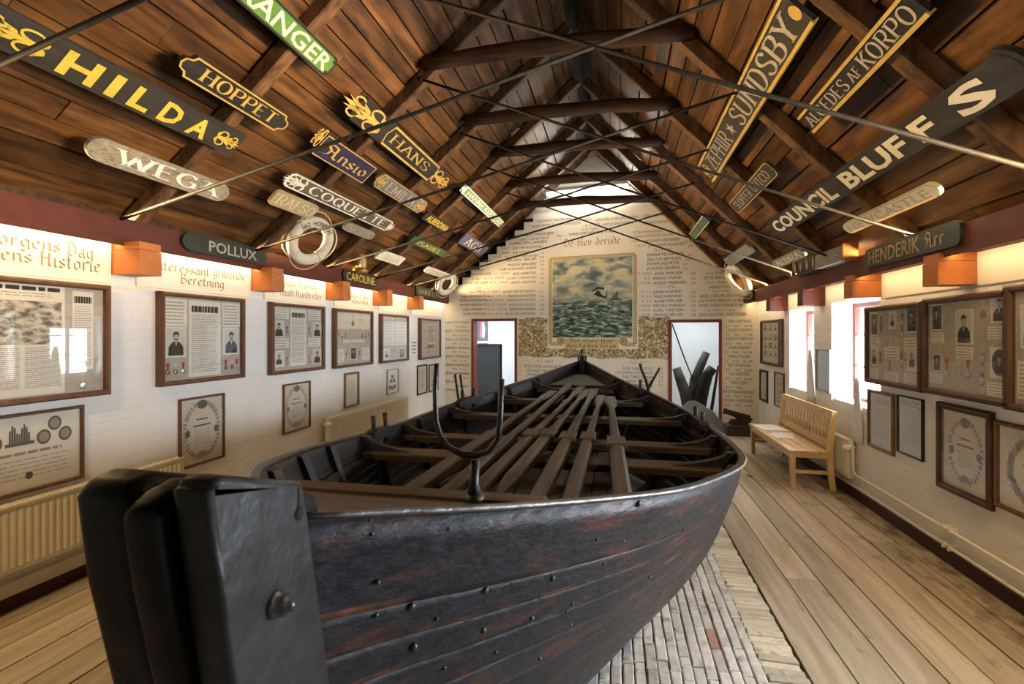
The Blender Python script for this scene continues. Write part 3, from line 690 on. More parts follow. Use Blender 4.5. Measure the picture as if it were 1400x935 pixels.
# sawn-off tie beam ends under the plates
def corbel(side, y, label, grp):
    mb = MB()
    wd = .185
    if side == 'L': mb.box(XL + .002, -3.425, y - wd / 2, y + wd / 2, 2.145, 2.325, 0); mb.box(XL + .002, -3.43, y - wd / 2 + .002, y + wd / 2 - .002, 2.329, 2.384, 0)
    else: mb.box(2.185, XR - .002, y - wd / 2, y + wd / 2, 2.045, 2.205, 0); mb.box(2.19, XR - .002, y - wd / 2 + .002, y + wd / 2 - .002, 2.209, 2.264, 0)
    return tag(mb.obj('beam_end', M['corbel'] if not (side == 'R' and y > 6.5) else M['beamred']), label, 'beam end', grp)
CL = [3.16, 4.62, 5.98, 7.25, 8.55]
for y, s in zip(CL, ('orange beam end on the left wall between the Historie lettering and the POLLUX board', 'orange beam end on the left wall right of the POLLUX board', 'orange beam end on the left wall left of the CAROLINE board', 'orange beam end on the left wall right of the CAROLINE board', 'farthest orange beam end on the left wall, by the last wall case')):
    corbel('L', y, s, 'beam ends under the left wall plate')
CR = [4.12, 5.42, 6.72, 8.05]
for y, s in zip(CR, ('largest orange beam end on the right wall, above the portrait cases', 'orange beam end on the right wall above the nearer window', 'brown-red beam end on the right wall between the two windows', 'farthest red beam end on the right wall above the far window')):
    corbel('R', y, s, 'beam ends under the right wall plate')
# iron tie rods in scissor pairs
rods = [('L', 0), ('R', 1), ('L', 1), ('R', 2), ('L', 2), ('R', 3), ('L', 3), ('R', 4), ('L', 4), ('R', 5), ('L', 5)]
near = {1: 'nearest pair', 2: 'second pair', 3: 'third pair', 4: 'fourth pair', 5: 'farthest pair'}
for side, k in rods:
    y = TRUSS[k] - .17; mb = MB()
    if side == 'L': a = (-3.5, y, 2.53); xb = 1.0; b = (xb, y, roofz(xb) - .0); mid = 'rising from the left'
    else: a = (2.22, y, 2.45); xb = -1.8; b = (xb, y, roofz(xb)); mid = 'rising from the right'
    a = np.array(a); b = np.array(b); d = (b - a) / np.linalg.norm(b - a)
    mb.tube([a, a + (b - a) * .5 - np.array((0, 0, .012)), b], .0125, n=6)
    mb.lathe(b - d * .06, d, [(0, .013), (.0, .019), (.05, .019), (.05, .0)], n=6)
    lab = ('black iron tie rod crossing above the HILDA board, top left corner' if k == 0 else 'black iron tie rod %s, %s counted from the camera' % (mid, near[k]))
    tag(mb.obj('tie_rod', M['iron']), lab, 'tie rod', 'iron tie rods crossing under the roof')
# skirtings
mb = MB(LW); mb.box(YN, 10.5, 0, .095, 0, .022); struct(mb.obj('baseboard_left', M['skirt'], org=(0, 0, 0)))
mb = MB(RW); mb.box(-9.52, -YN, 0, .095, 0, .022); struct(mb.obj('baseboard_right', M['skirt'], org=(0, 0, 0)))
mb = MB(BW); mb.box(D2[1], BL - .03, 0, .05, 0, .02); struct(mb.obj('baseboard_back', M['doorred'], org=(0, 0, 0)))

# ------------------------------------------------------------------ painted names, mural and ornament on the back wall
def px_text(mb, txt, x0, x1, y, m=0, h=.062, maker=font_text, dm=None, **k):
    k.pop('bold', None); h = h if h > .1 else h * .88
    a, v = bu((x0, y)); b, _ = bu((x1, y))
    put(mb, maker(txt, **k), a, b, v, h, .0015, m)
NAMES = MB(BW); DATES = MB(BW)
def line(txt, x0, x1, y, bold=0.0, h=.058, date=None, tail=None, grey=False):
    px_text(NAMES, txt, x0, x1, y, 1 if grey else 0, h, bold=bold)
    if date: px_text(DATES, date, x0 - 5 - 4.6 * len(date) * .62, x0 - 4, y, 0, h * .9)
    if tail: px_text(DATES, tail[0], tail[1], tail[2], y, 0, h * .9)
line('THOMAS PEDERSEN', 734, 781, 304.5, grey=True); px_text(DATES, '- 4-2 1874 -', 785, 812, 303.5); line('JØRGEN CHR JACOBSEN - REBSLAGER', 814, 907, 302.5, grey=True)
line('HANS PETER CHRISTOFFERSEN', 727, 793, 311.5, grey=True); px_text(DATES, '- 9-11 1879', 797, 820, 310.5); line('ANTON MATHIESEN', 823, 865, 309, grey=True); line('HENRIK MADSEN', 878, 915, 307, grey=True)
px_text(DATES, '4-2 1881', 727, 743, 317.5); px_text(DATES, '9-11 1892', 795, 818, 316)
line('HANS CHR HANSEN 15 Aar', 778, 840, 322); line('ANDREAS SVENDSEN', 704, 757, 324); px_text(NAMES, 'Aar', 761, 769, 324, 1)
line('LARS LØNSTRUP', 709, 751, 329.5, grey=True); px_text(DATES, '-   -', 756, 767, 329.5); line('CHRESTEN LARSEN', 697, 747, 335); px_text(DATES, '-   -', 751, 762, 335)
rows = [('JENS CHR NIELSEN KJÆR', 701, 741, 341, '24-2', '23', 1), ('JENS CHR MUNK', 701, 731, 347.5, '1885', '19', 0), ('OLE CHR THOMSEN SKAGEN', 690, 736, 353, '1890', '38', 0), ('CHR.NIELSEN  BRUM', 676, 733, 358.5, '7-1 1893', '24', 0),
    ('MADS JENSEN', 695, 733, 364, None, '29', 0), ('CARL ELEONOR LARSEN', 683, 733, 370, None, '45', 0), ('JENS KJØBSTED', 701, 733, 376, '1-11 1897', '43', 0), ('LAURITS MIKKELSEN', 693, 733, 382, '6-12 1899', '33', 1), ('SØREN SØRENSEN', 698, 733, 388, '9-1 1902', '30', 1),
    ('EDVARD MARTIN SVENDSEN', 688, 732, 400.5, '2-3 1907', '31', 1), ('MARTIN KNUDSEN', 695, 732, 406.5, '4-1 1912', '34', 0), ('CHRISTIAN RICHARDSEN', 692, 732, 412, '8-2 1914', '29', 1), ('JENS CHR KJELGED', 696, 732, 418.3, '4-11 1915', '28', 1), ('SIMON KNUDSEN', 697, 732, 424.5, '4-11 1916', '28', 0), ('PEDER CHR CHRISTENSEN', 691, 732, 430.7, '4-11 1916', '23', 1)]
for t, a, b, y, d, n, g in rows: line(t, a, b, y, 0.012, .056, d, (n + ' -', 738, 748), bool(g))
rows = [('KARL CHRISTOFFER OLSEN', 631, 671, 377.5, 1), ('PETER CHR OLSEN', 636, 667, 389, 1), ('CARL MARKMANN 25 Aar', 631, 669, 407, 0), ('PETER RASMUSSEN 40  -', 629, 668, 412.7, 0), ('ANNER KIRKEDAL 29  -', 629, 668, 418.5, 0), ('SVEND ANDERSEN 19  -', 632, 668, 424.7, 0), ('ANDERS PETERSEN 26', 633, 664, 430.8, 1)]
for t, a, b, y, g in rows: line(t, a, b, y, 0.02, .060, None, None, bool(g))
for t, a, b, y in (('9-1 1940', 644, 662, 372), ('51 Aar', 645, 657, 383), ('51 Aar', 648, 658, 395), ('25-2 1940', 642, 659, 400.6)): px_text(DATES, t, a, b, y)
rows = [('PETER VINTER JENSEN', 866, 905, 320, None, '17 Aar', 925, 939, 1), ('THOMAS PETER JEPSEN HAUMAN', 866, 921, 325.7, None, None, 0, 0, 1), ('AAGE JOAKIM CHRISTIANSEN', 880, 928, 331.7, '1923', '21', 936, 943, 0), ('CHR KJARUP DALSGAARD', 886, 936, 337.8, '1923', '24', 940, 947, 0),
    ('EINAR PETERSEN', 885, 934, 350.5, None, '40', 940, 947, 0), ('JENS CHR BERTELSEN', 885, 931, 357, None, '55', 936, 943, 0), ('PETER HJORTH', 885, 928, 363, None, '31', 934, 940, 0), ('M SUND JENSEN', 885, 929, 369.3, None, '24', 934, 940, 0),
    ('AXEL MØLLER', 895, 933, 376, '12-1925', '38', 944, 951, 0), ('EMANUEL THORSEN', 893, 932, 382.5, '12', '25', 944, 951, 0), ('ALFRED PEDERSEN', 893, 938, 389, '7-1926', '31', 945, 951, 0), ('JOHAN NORMAND', 893, 932, 401, '7-11', '26', 944, 951, 0), ('KNUD NORMAND', 894, 932, 407.3, '7-11', '25', 944, 951, 0), ('AAGE MØLLER', 894, 933, 413.6, '7-11', '19', 945, 951, 0),
    ('GEORG IVERSEN', 893, 936, 419.8, '7-1926', '19', 945, 951, 0), ('AXEL MADSEN', 893, 934, 426, '7-1927', '22', 945, 951, 0), ('ARNOLD BRUUN', 893, 933, 432.3, '4-1928', '18', 945, 951, 0)]
for t, a, b, y, d, n, na, nb, g in rows: line(t, a, b, y, 0.014, .060, d, (n, na, nb) if n else None, bool(g))
for t, a, b, y in (('13-10 1924', 894, 918, 344), ('7-11 1926', 899, 923, 394.6), ('9-12 1940-26 Aar', 965, 1008, 376), ('9-12 1940-46 Aar', 966, 1010, 388.7), ('4-2 1942', 974, 999, 400.5), ('1-2 1942-17 Aar', 964, 1006, 426)): px_text(DATES, t, a, b, y)
rows = [('OTTO MARQUARDSEN', 962, 1012, 382.3), ('HANS FICK', 970, 1001, 394.8), ('AKSEL CHR.CARLSEN 34 Aar', 957, 1016, 407), ('KAJ H.WESTERSKOV 33 Aar', 956, 1016, 413.4), ('SVEND O.KARSTENSEN 23 Aar', 956, 1016, 419.8), ('JOHS.HOLLEUFER CHRISTENSEN', 955, 1020, 432.3)]
for t, a, b, y in rows: line(t, a, b, y, 0.03, .064)
rows = [('HANS CHRISTENSEN', 996, 1027, '2/1   1952   18 AR'), ('HOLGER N PEDERSEN', 994, 1029, '2/1   1962   23 AR'), ('KNUD GUTH CHRISTENSEN', 993, 1030, '25/11   1962   42 AR'), ('OSCAR ANDERSEN', 996, 1026, '/2   1965   44 AR'), ('HARALD POULSEN', 996, 1025, '/2   1965   36 AR'), ('OLE CHR ERIKSEN', 995, 1026, '30/1   1967   28 AR'), ('KELD BENDTSEN', 997, 1024, '30/1   1967   24 AR'), ('KNUD OLSEN', 1000, 1021, '30/1   1967'), ('IB VESTERGAARD JENSEN', 989, 1031, '6/8   1967   38 AR'), ('MOGENS CHRISTIANSEN', 990, 1030, '28/9   1967   19 AR')]
for i, (t, a, b, d) in enumerate(rows):
    y = 441.2 + i * 11.95; line(t, a, b, y, 0.02, .062); px_text(NAMES, d, 992, 1029 if 'AR' in d else 1015, y + 6.1, 1, .05)
rows = [('HANS N THOMSEN', '24 Aar'), ('JEPPE S PEDERSEN', '1941  22 Aar'), ('IVAN J KURT JENSEN', '1941  21 Aar'), ('KARSTEN P PEDERSEN', '1942  23 Aar'), ('JENS P F PEDERSEN', '1944  22 Aar'), ('HARALD N BERTHELSEN', '1942 - 25 Aar'), ('JØRGEN CHR PEDERSEN', '1942 - 22 Aar'), ('ERIK LYKKE', 'HENNINGSEN'), ('FLEMMING', '24 Aar')]
for i, (t, d) in enumerate(rows):
    y = 442.5 + i * 11.5; line(t, 609, 641 if len(t) > 10 else 625, y, 0.01, .062, grey=i < 3); px_text(NAMES if d == 'HENNINGSEN' else DATES, d, 618 if '1' in d else 622, 639, y + 5.8, 0, .055)
rows = [('PETER LARSEN ANDELSBESTYR', 716, 773, 502, 1), ('OSVALD MADSEN', 720, 762, 508, 0), ('JOHAN LARSEN', 720, 760, 513.6, 0), ('EGON CHRISTENTOFT', 852, 893, 505.5, 1), ('HARALD NORMAND', 852, 893, 511, 1), ('KAJ CHRISTENSEN', 852, 893, 516.7, 0), ('AAGE MADSEN', 856, 893, 522.5, 0), ('SØREN NORMAND', 856, 893, 528.3, 0)]
for t, a, b, y, g in rows:
    line(t, a, b, y, 0.012, .064, grey=bool(g)); px_text(DATES, '-', 708, 713, y) if a < 800 else px_text(DATES, '21', 900, 906, y)
px_text(DATES, '9-1 1927', 734, 757, 495.5); px_text(DATES, '10-2 1927', 861, 884, 497); px_text(DATES, '1925', 842, 851, 511)
px_text(NAMES, 'De blev derude', 771, 848, 337.5, 2, .155, maker=nib_text)
NAMES.obj('painted_names', [M['blackletter'], M['greyletter'], M['brownletter']], wb)
DATES.obj('painted_dates', M['brownletter'], wb)

# sea painting, all paint on one flat panel: storm clouds over a green sea
def sea_material():
    m = bpy.data.materials.new('sea_painting'); m.use_nodes = True; nt = m.node_tree; L = nt.links.new; b = nt.nodes['Principled BSDF']; b.inputs['Roughness'].default_value = 0.7
    tc = _n(nt, 'ShaderNodeTexCoord'); sp = _n(nt, 'ShaderNodeSeparateXYZ'); L(tc.outputs['UV'], sp.inputs[0])
    def noise(sx, sy, sc, det=6, dist=0.0):
        mp = _n(nt, 'ShaderNodeMapping'); mp.inputs['Scale'].default_value = (sx, sy, 1); mp.inputs['Rotation'].default_value = (0, 0, .12); L(tc.outputs['UV'], mp.inputs[0])
        n = _n(nt, 'ShaderNodeTexNoise'); n.inputs['Scale'].default_value = sc; n.inputs['Detail'].default_value = det; n.inputs['Distortion'].default_value = dist; L(mp.outputs[0], n.inputs[0]); return n.outputs['Fac']
    def ramp(f, st):
        r = _n(nt, 'ShaderNodeValToRGB'); e = r.color_ramp.elements
        while len(e) < len(st): e.new(.5)
        for q, (p, c) in zip(e, st): q.position = p; q.color = (*c, 1)
        L(f, r.inputs[0]); return r.outputs[0]
    cloud = ramp(noise(1.3, 2.6, 3.6, 14, .6), [(.30, (.09, .13, .11)), (.42, (.22, .28, .24)), (.50, (.40, .45, .38)), (.58, (.72, .60, .32)), (.68, (.70, .68, .48))])
    sea = ramp(noise(1.8, 6.0, 5.5, 14, .8), [(.30, (.008, .020, .018)), (.44, (.040, .085, .068)), (.52, (.13, .20, .15)), (.60, (.40, .46, .33)), (.70, (.68, .68, .52))])
    ad = _n(nt, 'ShaderNodeMath', operation='MULTIPLY_ADD'); L(noise(3, 1, 3, 3), ad.inputs[0]); ad.inputs[1].default_value = .08; L(sp.outputs['Y'], ad.inputs[2])
    mk = ramp(ad.outputs[0], [(.50, (0, 0, 0)), (.56, (1, 1, 1))])
    glow = ramp(sp.outputs['Y'], [(.40, (0, 0, 0)), (.53, (.75, .75, .75)), (.56, (.6, .6, .6)), (.66, (0, 0, 0))])
    mx = _n(nt, 'ShaderNodeMix', data_type='RGBA'); L(mk, mx.inputs[0]); L(sea, mx.inputs[6]); L(cloud, mx.inputs[7])
    m2 = _n(nt, 'ShaderNodeMix', data_type='RGBA'); m2.inputs[7].default_value = (.60, .56, .36, 1); L(mx.outputs[2], m2.inputs[6])
    mm = _n(nt, 'ShaderNodeMath', operation='MULTIPLY'); L(glow, mm.inputs[0]); L(noise(2, 8, 3, 5, 1), mm.inputs[1]); L(mm.outputs[0], m2.inputs[0])
    L(m2.outputs[2], b.inputs['Base Color']); return m
p0 = bu((755.5, 461.5)); p1 = bu((864.5, 350)); U0, U1, V0, V1 = p0[0], p1[0], p0[1], p1[1]
mb = MB(BW); mb.poly([(U0, V0, .004), (U1, V0, .004), (U1, V1, .004), (U0, V1, .004)])
sea = mb.obj('sea_painting', sea_material(), wb)
uv = sea.data.uv_layers.new(name='UVMap')
for i, c in enumerate(((0, 0), (1, 0), (1, 1), (0, 1))): uv.data[i].uv = c
M['shipdark'] = mat('ship_paint', (.05, .045, .04), .7); M['foam'] = mat('foam_paint', (.62, .60, .48), .7); M['sail'] = mat('sail_paint', (.16, .13, .12), .7)
mb = MB(BW); q = lambda x, y: (*bu((x, y)), .006)
mb.poly([q(812, 402), q(818, 396), q(824, 404), q(832, 406), q(828, 408), q(816, 405)], 0); mb.poly([q(809, 398), q(817, 392), q(826, 393), q(826, 396), q(817, 395), q(811, 399)], 0)
mb.poly([q(828, 405), q(829.5, 397), q(830.5, 397), q(830, 405)], 0)
mb.poly([q(836, 407), q(845, 397), q(845, 407)], 2); mb.poly([q(834, 408), q(848, 407), q(845, 410), q(836, 410)], 0)
for k in range(60):
    a = random.uniform(757, 858); y_ = random.uniform(405, 456); l = random.uniform(3, 10); mb.poly([q(a, y_), q(a + l * .5, y_ - 1.1), q(a + l, y_ + .3), q(a + l * .5, y_ - .3)], 1)
mb.obj('ships_and_foam', [M['shipdark'], M['foam'], M['sail']], sea)
# twisted rope border
mb = MB(BW); bw_ = .10
M['ropepale'] = mat('painted_rope_light', (.66, .54, .27), .7); M['ropedark'] = mat('painted_rope_line', (.34, .22, .08), .7)
o0 = bu((750.5, 466)); o1 = bu((870.5, 345.5)); A0, A1, B0, B1 = o0[0], o1[0], o0[1] - .06, o1[1]
def ropeside(u0, v0, u1, v1):
    L = math.hypot(u1 - u0, v1 - v0); n = int(L / .052); du, dv = (u1 - u0) / L, (v1 - v0) / L; nu, nv = -dv, du
    mb.poly([(u0 + nu * .028, v0 + nv * .028, .003), (u0 - nu * .028, v0 - nv * .028, .003), (u1 - nu * .028, v1 - nv * .028, .003), (u1 + nu * .028, v1 + nv * .028, .003)][::-1], 0)
    for s in (-.03, .03): mb.poly([(u0 + nu * (s - .004), v0 + nv * (s - .004), .0035), (u1 + nu * (s - .004), v1 + nv * (s - .004), .0035), (u1 + nu * (s + .004), v1 + nv * (s + .004), .0035), (u0 + nu * (s + .004), v0 + nv * (s + .004), .0035)], 1)
    for k in range(n):
        t = L * (k + .2) / n; P = lambda a, b: (u0 + du * (t + a) + nu * b, v0 + dv * (t + a) + nv * b, .004)
        mb.poly([P(0, -.028), P(.012, -.028), P(.038, .028), P(.026, .028)], 1)
m_ = .03
mb.poly([(A0 - .03, B0 - .09, .0026), (A1 + .03, B0 - .09, .0026), (A1 + .03, B1 + .02, .0026), (A0 - .03, B1 + .02, .0026)], 2)
ropeside(A0 + m_, B0, A0 + m_, B1 - m_); ropeside(A1 - m_, B0, A1 - m_, B1 - m_); ropeside(A0 + m_, B1 - m_, A1 - m_, B1 - m_)
ropeside(A0 + m_, B0, A0 + .28, B0); ropeside(A1 - .28, B0, A1 - m_, B0)
for uc in (A0 + .25, A1 - .25):
    for r_, s_ in ((.085, 0), (.07, 1), (.05, 0), (.03, 1)): mb.ell(uc, B0 + .06, r_, r_, .005 + (.085 - r_) * .01, s_)
mb.obj('rope_border', [M['ropepale'], M['ropedark'], M['wallback']], wb)
mb = MB(BW); c0 = bu((772, 476)); c1 = bu((846, 463)); mb.poly([(c0[0], c0[1], .003), (c1[0], c0[1], .003), (c1[0], c1[1], .003), (c0[0], c1[1], .003)], 1)
a, v = bu((779, 468.3)); b, _ = bu((838, 468.3)); put(mb, nib_text('Det\u00b7store\u00b7Hav'), a, b, v, .085, .005, 0)
a, v = bu((775, 475)); b, _ = bu((842, 475)); put(mb, nib_text('den\u00b7f\u00e6lles\u00b7Grav'), a, b, v, .085, .005, 0)
mb.obj('caption', [M['blackletter'], M['ropepale']], wb)
# golden scroll leaves beside and under the painting
def leafmat():
    m = mat('scroll_ornament', (.62, .50, .28), .75, (.50, .34, .12), 5)
    nt = m.node_tree; L = nt.links.new; b = nt.nodes['Principled BSDF']; src = b.inputs['Base Color'].links[0].from_socket
    tc = _n(nt, 'ShaderNodeTexCoord'); n = _n(nt, 'ShaderNodeTexNoise'); n.inputs['Scale'].default_value = 6; L(tc.outputs['Object'], n.inputs[0])
    mv = _n(nt, 'ShaderNodeMix', data_type='RGBA'); mv.inputs[0].default_value = .22; L(tc.outputs['Object'], mv.inputs[6]); L(n.outputs['Color'], mv.inputs[7])
    vo = _n(nt, 'ShaderNodeTexVoronoi', feature='DISTANCE_TO_EDGE'); vo.inputs['Scale'].default_value = 18; L(mv.outputs[2], vo.inputs['Vector'])
    cr = _n(nt, 'ShaderNodeValToRGB'); cr.color_ramp.elements[0].position = .03; cr.color_ramp.elements[1].position = .11; L(vo.outputs['Distance'], cr.inputs[0])
    mx = _n(nt, 'ShaderNodeMix', data_type='RGBA'); L(cr.outputs[0], mx.inputs[0]); mx.inputs[6].default_value = (.13, .085, .04, 1); L(src, mx.inputs[7])
    v2 = _n(nt, 'ShaderNodeTexVoronoi'); v2.inputs['Scale'].default_value = 18; L(mv.outputs[2], v2.inputs['Vector'])
    c2 = _n(nt, 'ShaderNodeValToRGB'); c2.color_ramp.interpolation = 'CONSTANT'; c2.color_ramp.elements[0].color = (0, 0, 0, 1); c2.color_ramp.elements[1].position = .55; sp = _n(nt, 'ShaderNodeSeparateXYZ'); L(v2.outputs['Color'], sp.inputs[0]); L(sp.outputs['X'], c2.inputs[0])
    m3 = _n(nt, 'ShaderNodeMix', data_type='RGBA'); ml = _n(nt, 'ShaderNodeMath', operation='MULTIPLY'); L(c2.outputs[0], ml.inputs[0]); L(cr.outputs[0], ml.inputs[1]); L(ml.outputs[0], m3.inputs[0]); L(mx.outputs[2], m3.inputs[6]); m3.inputs[7].default_value = (.74, .66, .46, 1)
    L(m3.outputs[2], b.inputs['Base Color']); return m
mb = MB(BW); lm = leafmat()
def wavy(x0, x1, y0, y1):
    u0, v1_ = bu((x0, y0)); u1, v0_ = bu((x1, y1)); n = 14
    P = [(u0 + (u1 - u0) * k / n, v0_ + .02 * math.sin(k * 2.1), .0022) for k in range(n + 1)] + [(u1 - .015 * math.sin(k * 2.3), v0_ + (v1_ - v0_) * k / n, .0022) for k in range(1, n)] + [(u1 - (u1 - u0) * k / n, v1_ - .02 * math.sin(k * 1.9), .0022) for k in range(n + 1)] + [(u0 + .015 * math.sin(k * 2.7), v1_ - (v1_ - v0_) * k / n, .0022) for k in range(1, n)]
    mb.poly(P)
wavy(709, 915, 435, 491)
mb.obj('scroll_ornament', lm, wb)

# ------------------------------------------------------------------ lettered boards along the left wall, under the plate
def panel(y0, y1, lines, label, blank=False):
    mb = MB(LW); mb.cbox(y0, y1, 2.075, 2.375, .0, .016, .004)
    t = tag(mb.obj('text_board', M['cream']), label, 'text board', 'lettered boards under the left wall plate')
    k = MB(LW)
    for tx, p0, p1, h in lines:
        a = onX(p0, XL + .016); b = onX(p1, XL + .016); f0 = len(k.f); put(k, nib_text(tx, 1.35), a[1], b[1], (a[2] + b[2]) / 2, h, .0175, 0)
        if tx[0].isupper():
            for i in range(f0, f0 + len(nib_text(tx[0])[0])): k.m[i] = 1
    if lines: k.obj('lettering', [M['oliveletter'], M['brownletter']], t)
panel(1.55, 3.06, [('orgens', (-4, 331), (82, 346), .085), ('Dag', (90, 350), (127, 354), .10), ('ens', (0, 354), (43, 360), .085), ('Historie', (53, 361), (137, 374), .10)], 'cream board on the left wall lettered orgens Dag above ens Historie')
panel(3.26, 4.52, [('nteressant', (214, 369), (286, 377), .085), ('gribende', (291, 378), (335, 383), .085), ('Beretning', (246, 388), (306, 393.5), .085)], 'cream board on the left wall lettered interessant gribende Beretning')
panel(4.72, 5.88, [('zpahs', (383, 390), (405, 392.5), .085), ('Forlis', (409, 394), (432, 396), .09), ('r', (373, 402), (377, 402.5), .08), ('Handt', (382, 403.5), (402, 405.5), .085), ('Hundreder', (404, 406), (440, 410), .085)], 'cream board on the left wall lettered Forlis Handt Hundreder')
panel(6.08, 7.15, [('Klands', (474, 405.5), (489, 407), .08), ('Paah', (492, 408), (505, 409.5), .085), ('sloehn', (480, 414), (503, 417), .075)], 'cream board on the left wall lettered Klands Paah, right of the CAROLINE beam end')
panel(7.35, 8.45, [('ven', (532, 412), (540, 413), .075), ('Tenant', (543, 413.5), (555, 415), .08)], 'cream board on the left wall lettered ven Tenant')
panel(8.65, 10.1, [], 'blank cream board in the far left corner under the plate')
mb = MB(LW); mb.box(1.0, 10.3, 2.052, 2.072, 0, .02); struct(mb.obj('trim_3', M['cream'], org=(0, 0, 0)))
mb = MB(RW); mb.box(-5.25, 1.0, 2.035, 2.262, 0, .012); struct(mb.obj('trim_4', M['cream'], org=(0, 0, 0)))

# ------------------------------------------------------------------ ship name boards
def shape2d(kind, L, Wd):
    if kind == 'rect': return [(0, 0), (L, 0), (L, Wd), (0, Wd)]
    if kind == 'round':
        r = Wd / 2; k = 8; e = r * 1.3
        return [(e - e * math.sin(t), r - r * math.cos(t)) for t in np.linspace(math.pi, 0, k + 1)][::1] + [(L - e + e * math.sin(t), r - r * math.cos(t)) for t in np.linspace(0, math.pi, k + 1)]
    if kind == 'soft':
        r = Wd * .28; P = []
        for cx, cy, a0 in ((r, r, math.pi), (L - r, r, 1.5 * math.pi), (L - r, Wd - r, 0), (r, Wd - r, .5 * math.pi)):
            P += [(cx + r * math.cos(a0 + t), cy + r * math.sin(a0 + t)) for t in np.linspace(0, math.pi / 2, 5)]
        return P
    if kind == 'ogee':
        c = Wd * .28; return [(c * 1.6, 0), (L - c * 1.6, 0), (L - c * 1.2, c * .7), (L - c * .3, c), (L, Wd * .5), (L - c * .3, Wd - c), (L - c * 1.2, Wd - c * .7), (L - c * 1.6, Wd), (c * 1.6, Wd), (c * 1.2, Wd - c * .7), (c * .3, Wd - c), (0, Wd * .5), (c * .3, c), (c * 1.2, c * .7)]
    if kind == 'point':
        c = Wd * .35; return [(c, 0), (L - c, 0), (L, Wd * .5), (L - c, Wd), (c, Wd), (0, Wd * .5)]
def inset(P, d, L, Wd):
    cx, cy = L / 2, Wd / 2; return [(cx + (x - cx) * (1 - 2 * d / L), cy + (y - cy) * (1 - 2 * d / Wd)) for x, y in P]
def ring(mb, P, Q, w, m=0):
    for i in range(len(P)):
        j = (i + 1) % len(P); mb.poly([(*P[i], w), (*P[j], w), (*Q[j], w), (*Q[i], w)], m)
OFF = .012
def signframe(side, quad):
    """quad: pixel corners LT RT RB LB; returns a frame whose origin is the board's lower left corner, its length and width"""
    fr = LS if side == 'L' else RS
    n = fr.n; d = float(n @ fr.o) + OFF
    P = [onP(p, n, d) for p in quad]
    u = [float((p - fr.o) @ fr.ex) for p in P]; v = [float((p - fr.o) @ fr.ey) for p in P]
    u0, u1 = (u[0] + u[3]) / 2, (u[1] + u[2]) / 2; vt, vb = (v[0] + v[1]) / 2, (v[2] + v[3]) / 2
    return Fr(fr(u0, vb, OFF), fr.ex, fr.ey), u1 - u0, vt - vb
SG = 'ship name boards hung under the roof'
def sign(side, quad, label, board, letter, texts, kind='rect', border=None, bw=.012, thick=.028, style='serif', edge=None, grp=SG, fr=None, tilt=0.0):
    """texts: (string, u0, u1, v0, v1) in fractions of the board"""
    if fr is None: fr, L, Wd = signframe(side, quad)
    else: fr, L, Wd = fr
    if tilt:
        n2 = fr.n * math.cos(tilt) + fr.ey * math.sin(tilt); y2 = np.cross(n2, fr.ex); c = fr(L / 2, Wd / 2); fr = Fr(c - fr.ex * L / 2 - y2 * Wd / 2, fr.ex, y2)
    P = shape2d(kind, L, Wd)
    mb = MB(fr)
    area2 = sum(P[i][0] * P[(i + 1) % len(P)][1] - P[(i + 1) % len(P)][0] * P[i][1] for i in range(len(P)))
    if area2 < 0: P = P[::-1]
    mb.prism(P, 0, thick)
    o = tag(mb.obj('name_board', M[board]), label, 'name board', grp)
    if texts:
        k = MB(fr)
        for i, tx in enumerate(texts):
            s, a, b, c, d = tx[:5]; st = tx[5] if len(tx) > 5 else style
            tp = {'serif': lambda: serif_text(s), 'bold': lambda: font_text(s, .016), 'sans': lambda: font_text(s, .004), 'heavy': lambda: font_text(s, .034), 'nib': lambda: nib_text(s, 1.5), 'lean': lambda: serif_text(s, 1.3, .5)}[st]()
            put(k, tp, a * L, b * L, c * Wd, (d - c) * Wd, thick + .0035, 0)
        k.obj('lettering', M[letter], o)
    if border:
        k = MB(fr); ring(k, P, inset(P, bw, L, Wd), thick + .003); k.obj('border', M[border], o)
    if edge:
        k = MB(fr); k.box(0, L, -.012, .012, 0, thick + .012); k.box(0, L, Wd - .010, Wd + .010, 0, thick + .010); k.obj('edge_moulding', M[edge], o)
    return o, fr, L, Wd
def flourish(o, fr, L, Wd, areas, m, thick=.028):
    for a, b, c, d in areas:
        k = MB(fr); acanthus(k, a * L, b * L, c * Wd, d * Wd, 0, thick + .0045); k.obj('ornament', M[m], o)

s = sign('L', [(-20, -10), (331, 182), (312, 213), (-20, 49)], 'long charcoal board with yellow sans letters HILDA and scroll ornaments, upper left', 'signcharcoal', 'yellow', [('H', .205, .325, .14, .82, 'heavy'), ('I', .368, .405, .14, .82, 'heavy'), ('L', .454, .535, .14, .82, 'heavy'), ('D', .582, .675, .14, .82, 'heavy'), ('A', .72, .82, .14, .82, 'heavy')], 'rect', thick=.03)
flourish(*s, [(.18, -.06, .08, .92), (.845, 1.0, .12, .88)], 'yellow', .03)
sign('L', [(250, 63), (398, 159), (381, 180), (235, 95)], 'black board with gold border and gold letters HOPPET', 'signblack', 'gold', [('HOPPET', .165, .86, .24, .80)], 'ogee', 'gold', .013)
o, fr, L, Wd = sign('L', [(327, -52), (462, 79), (438, 106), (300, -30)], 'green board with cream letters RANGER at the top of the photo', 'signgreen', 'palepaint', [('RANGER', .08, .95, .17, .84, 'bold')], 'soft', 'signblack', .016)
k = MB(fr)
for v in (.2, .8): k.ell(L * .965, Wd * v, .013, .013, .032)
k.obj('screw_hole', M['signblack'], o)
sign('L', [(114, 186), (314, 249), (309, 275), (110, 212)], 'weathered grey board with rounded ends and white letters WEGA', 'signgreyold', 'whitepaint', [('WEGA', .17, .90, .20, .82)], 'round', None, tilt=.30)
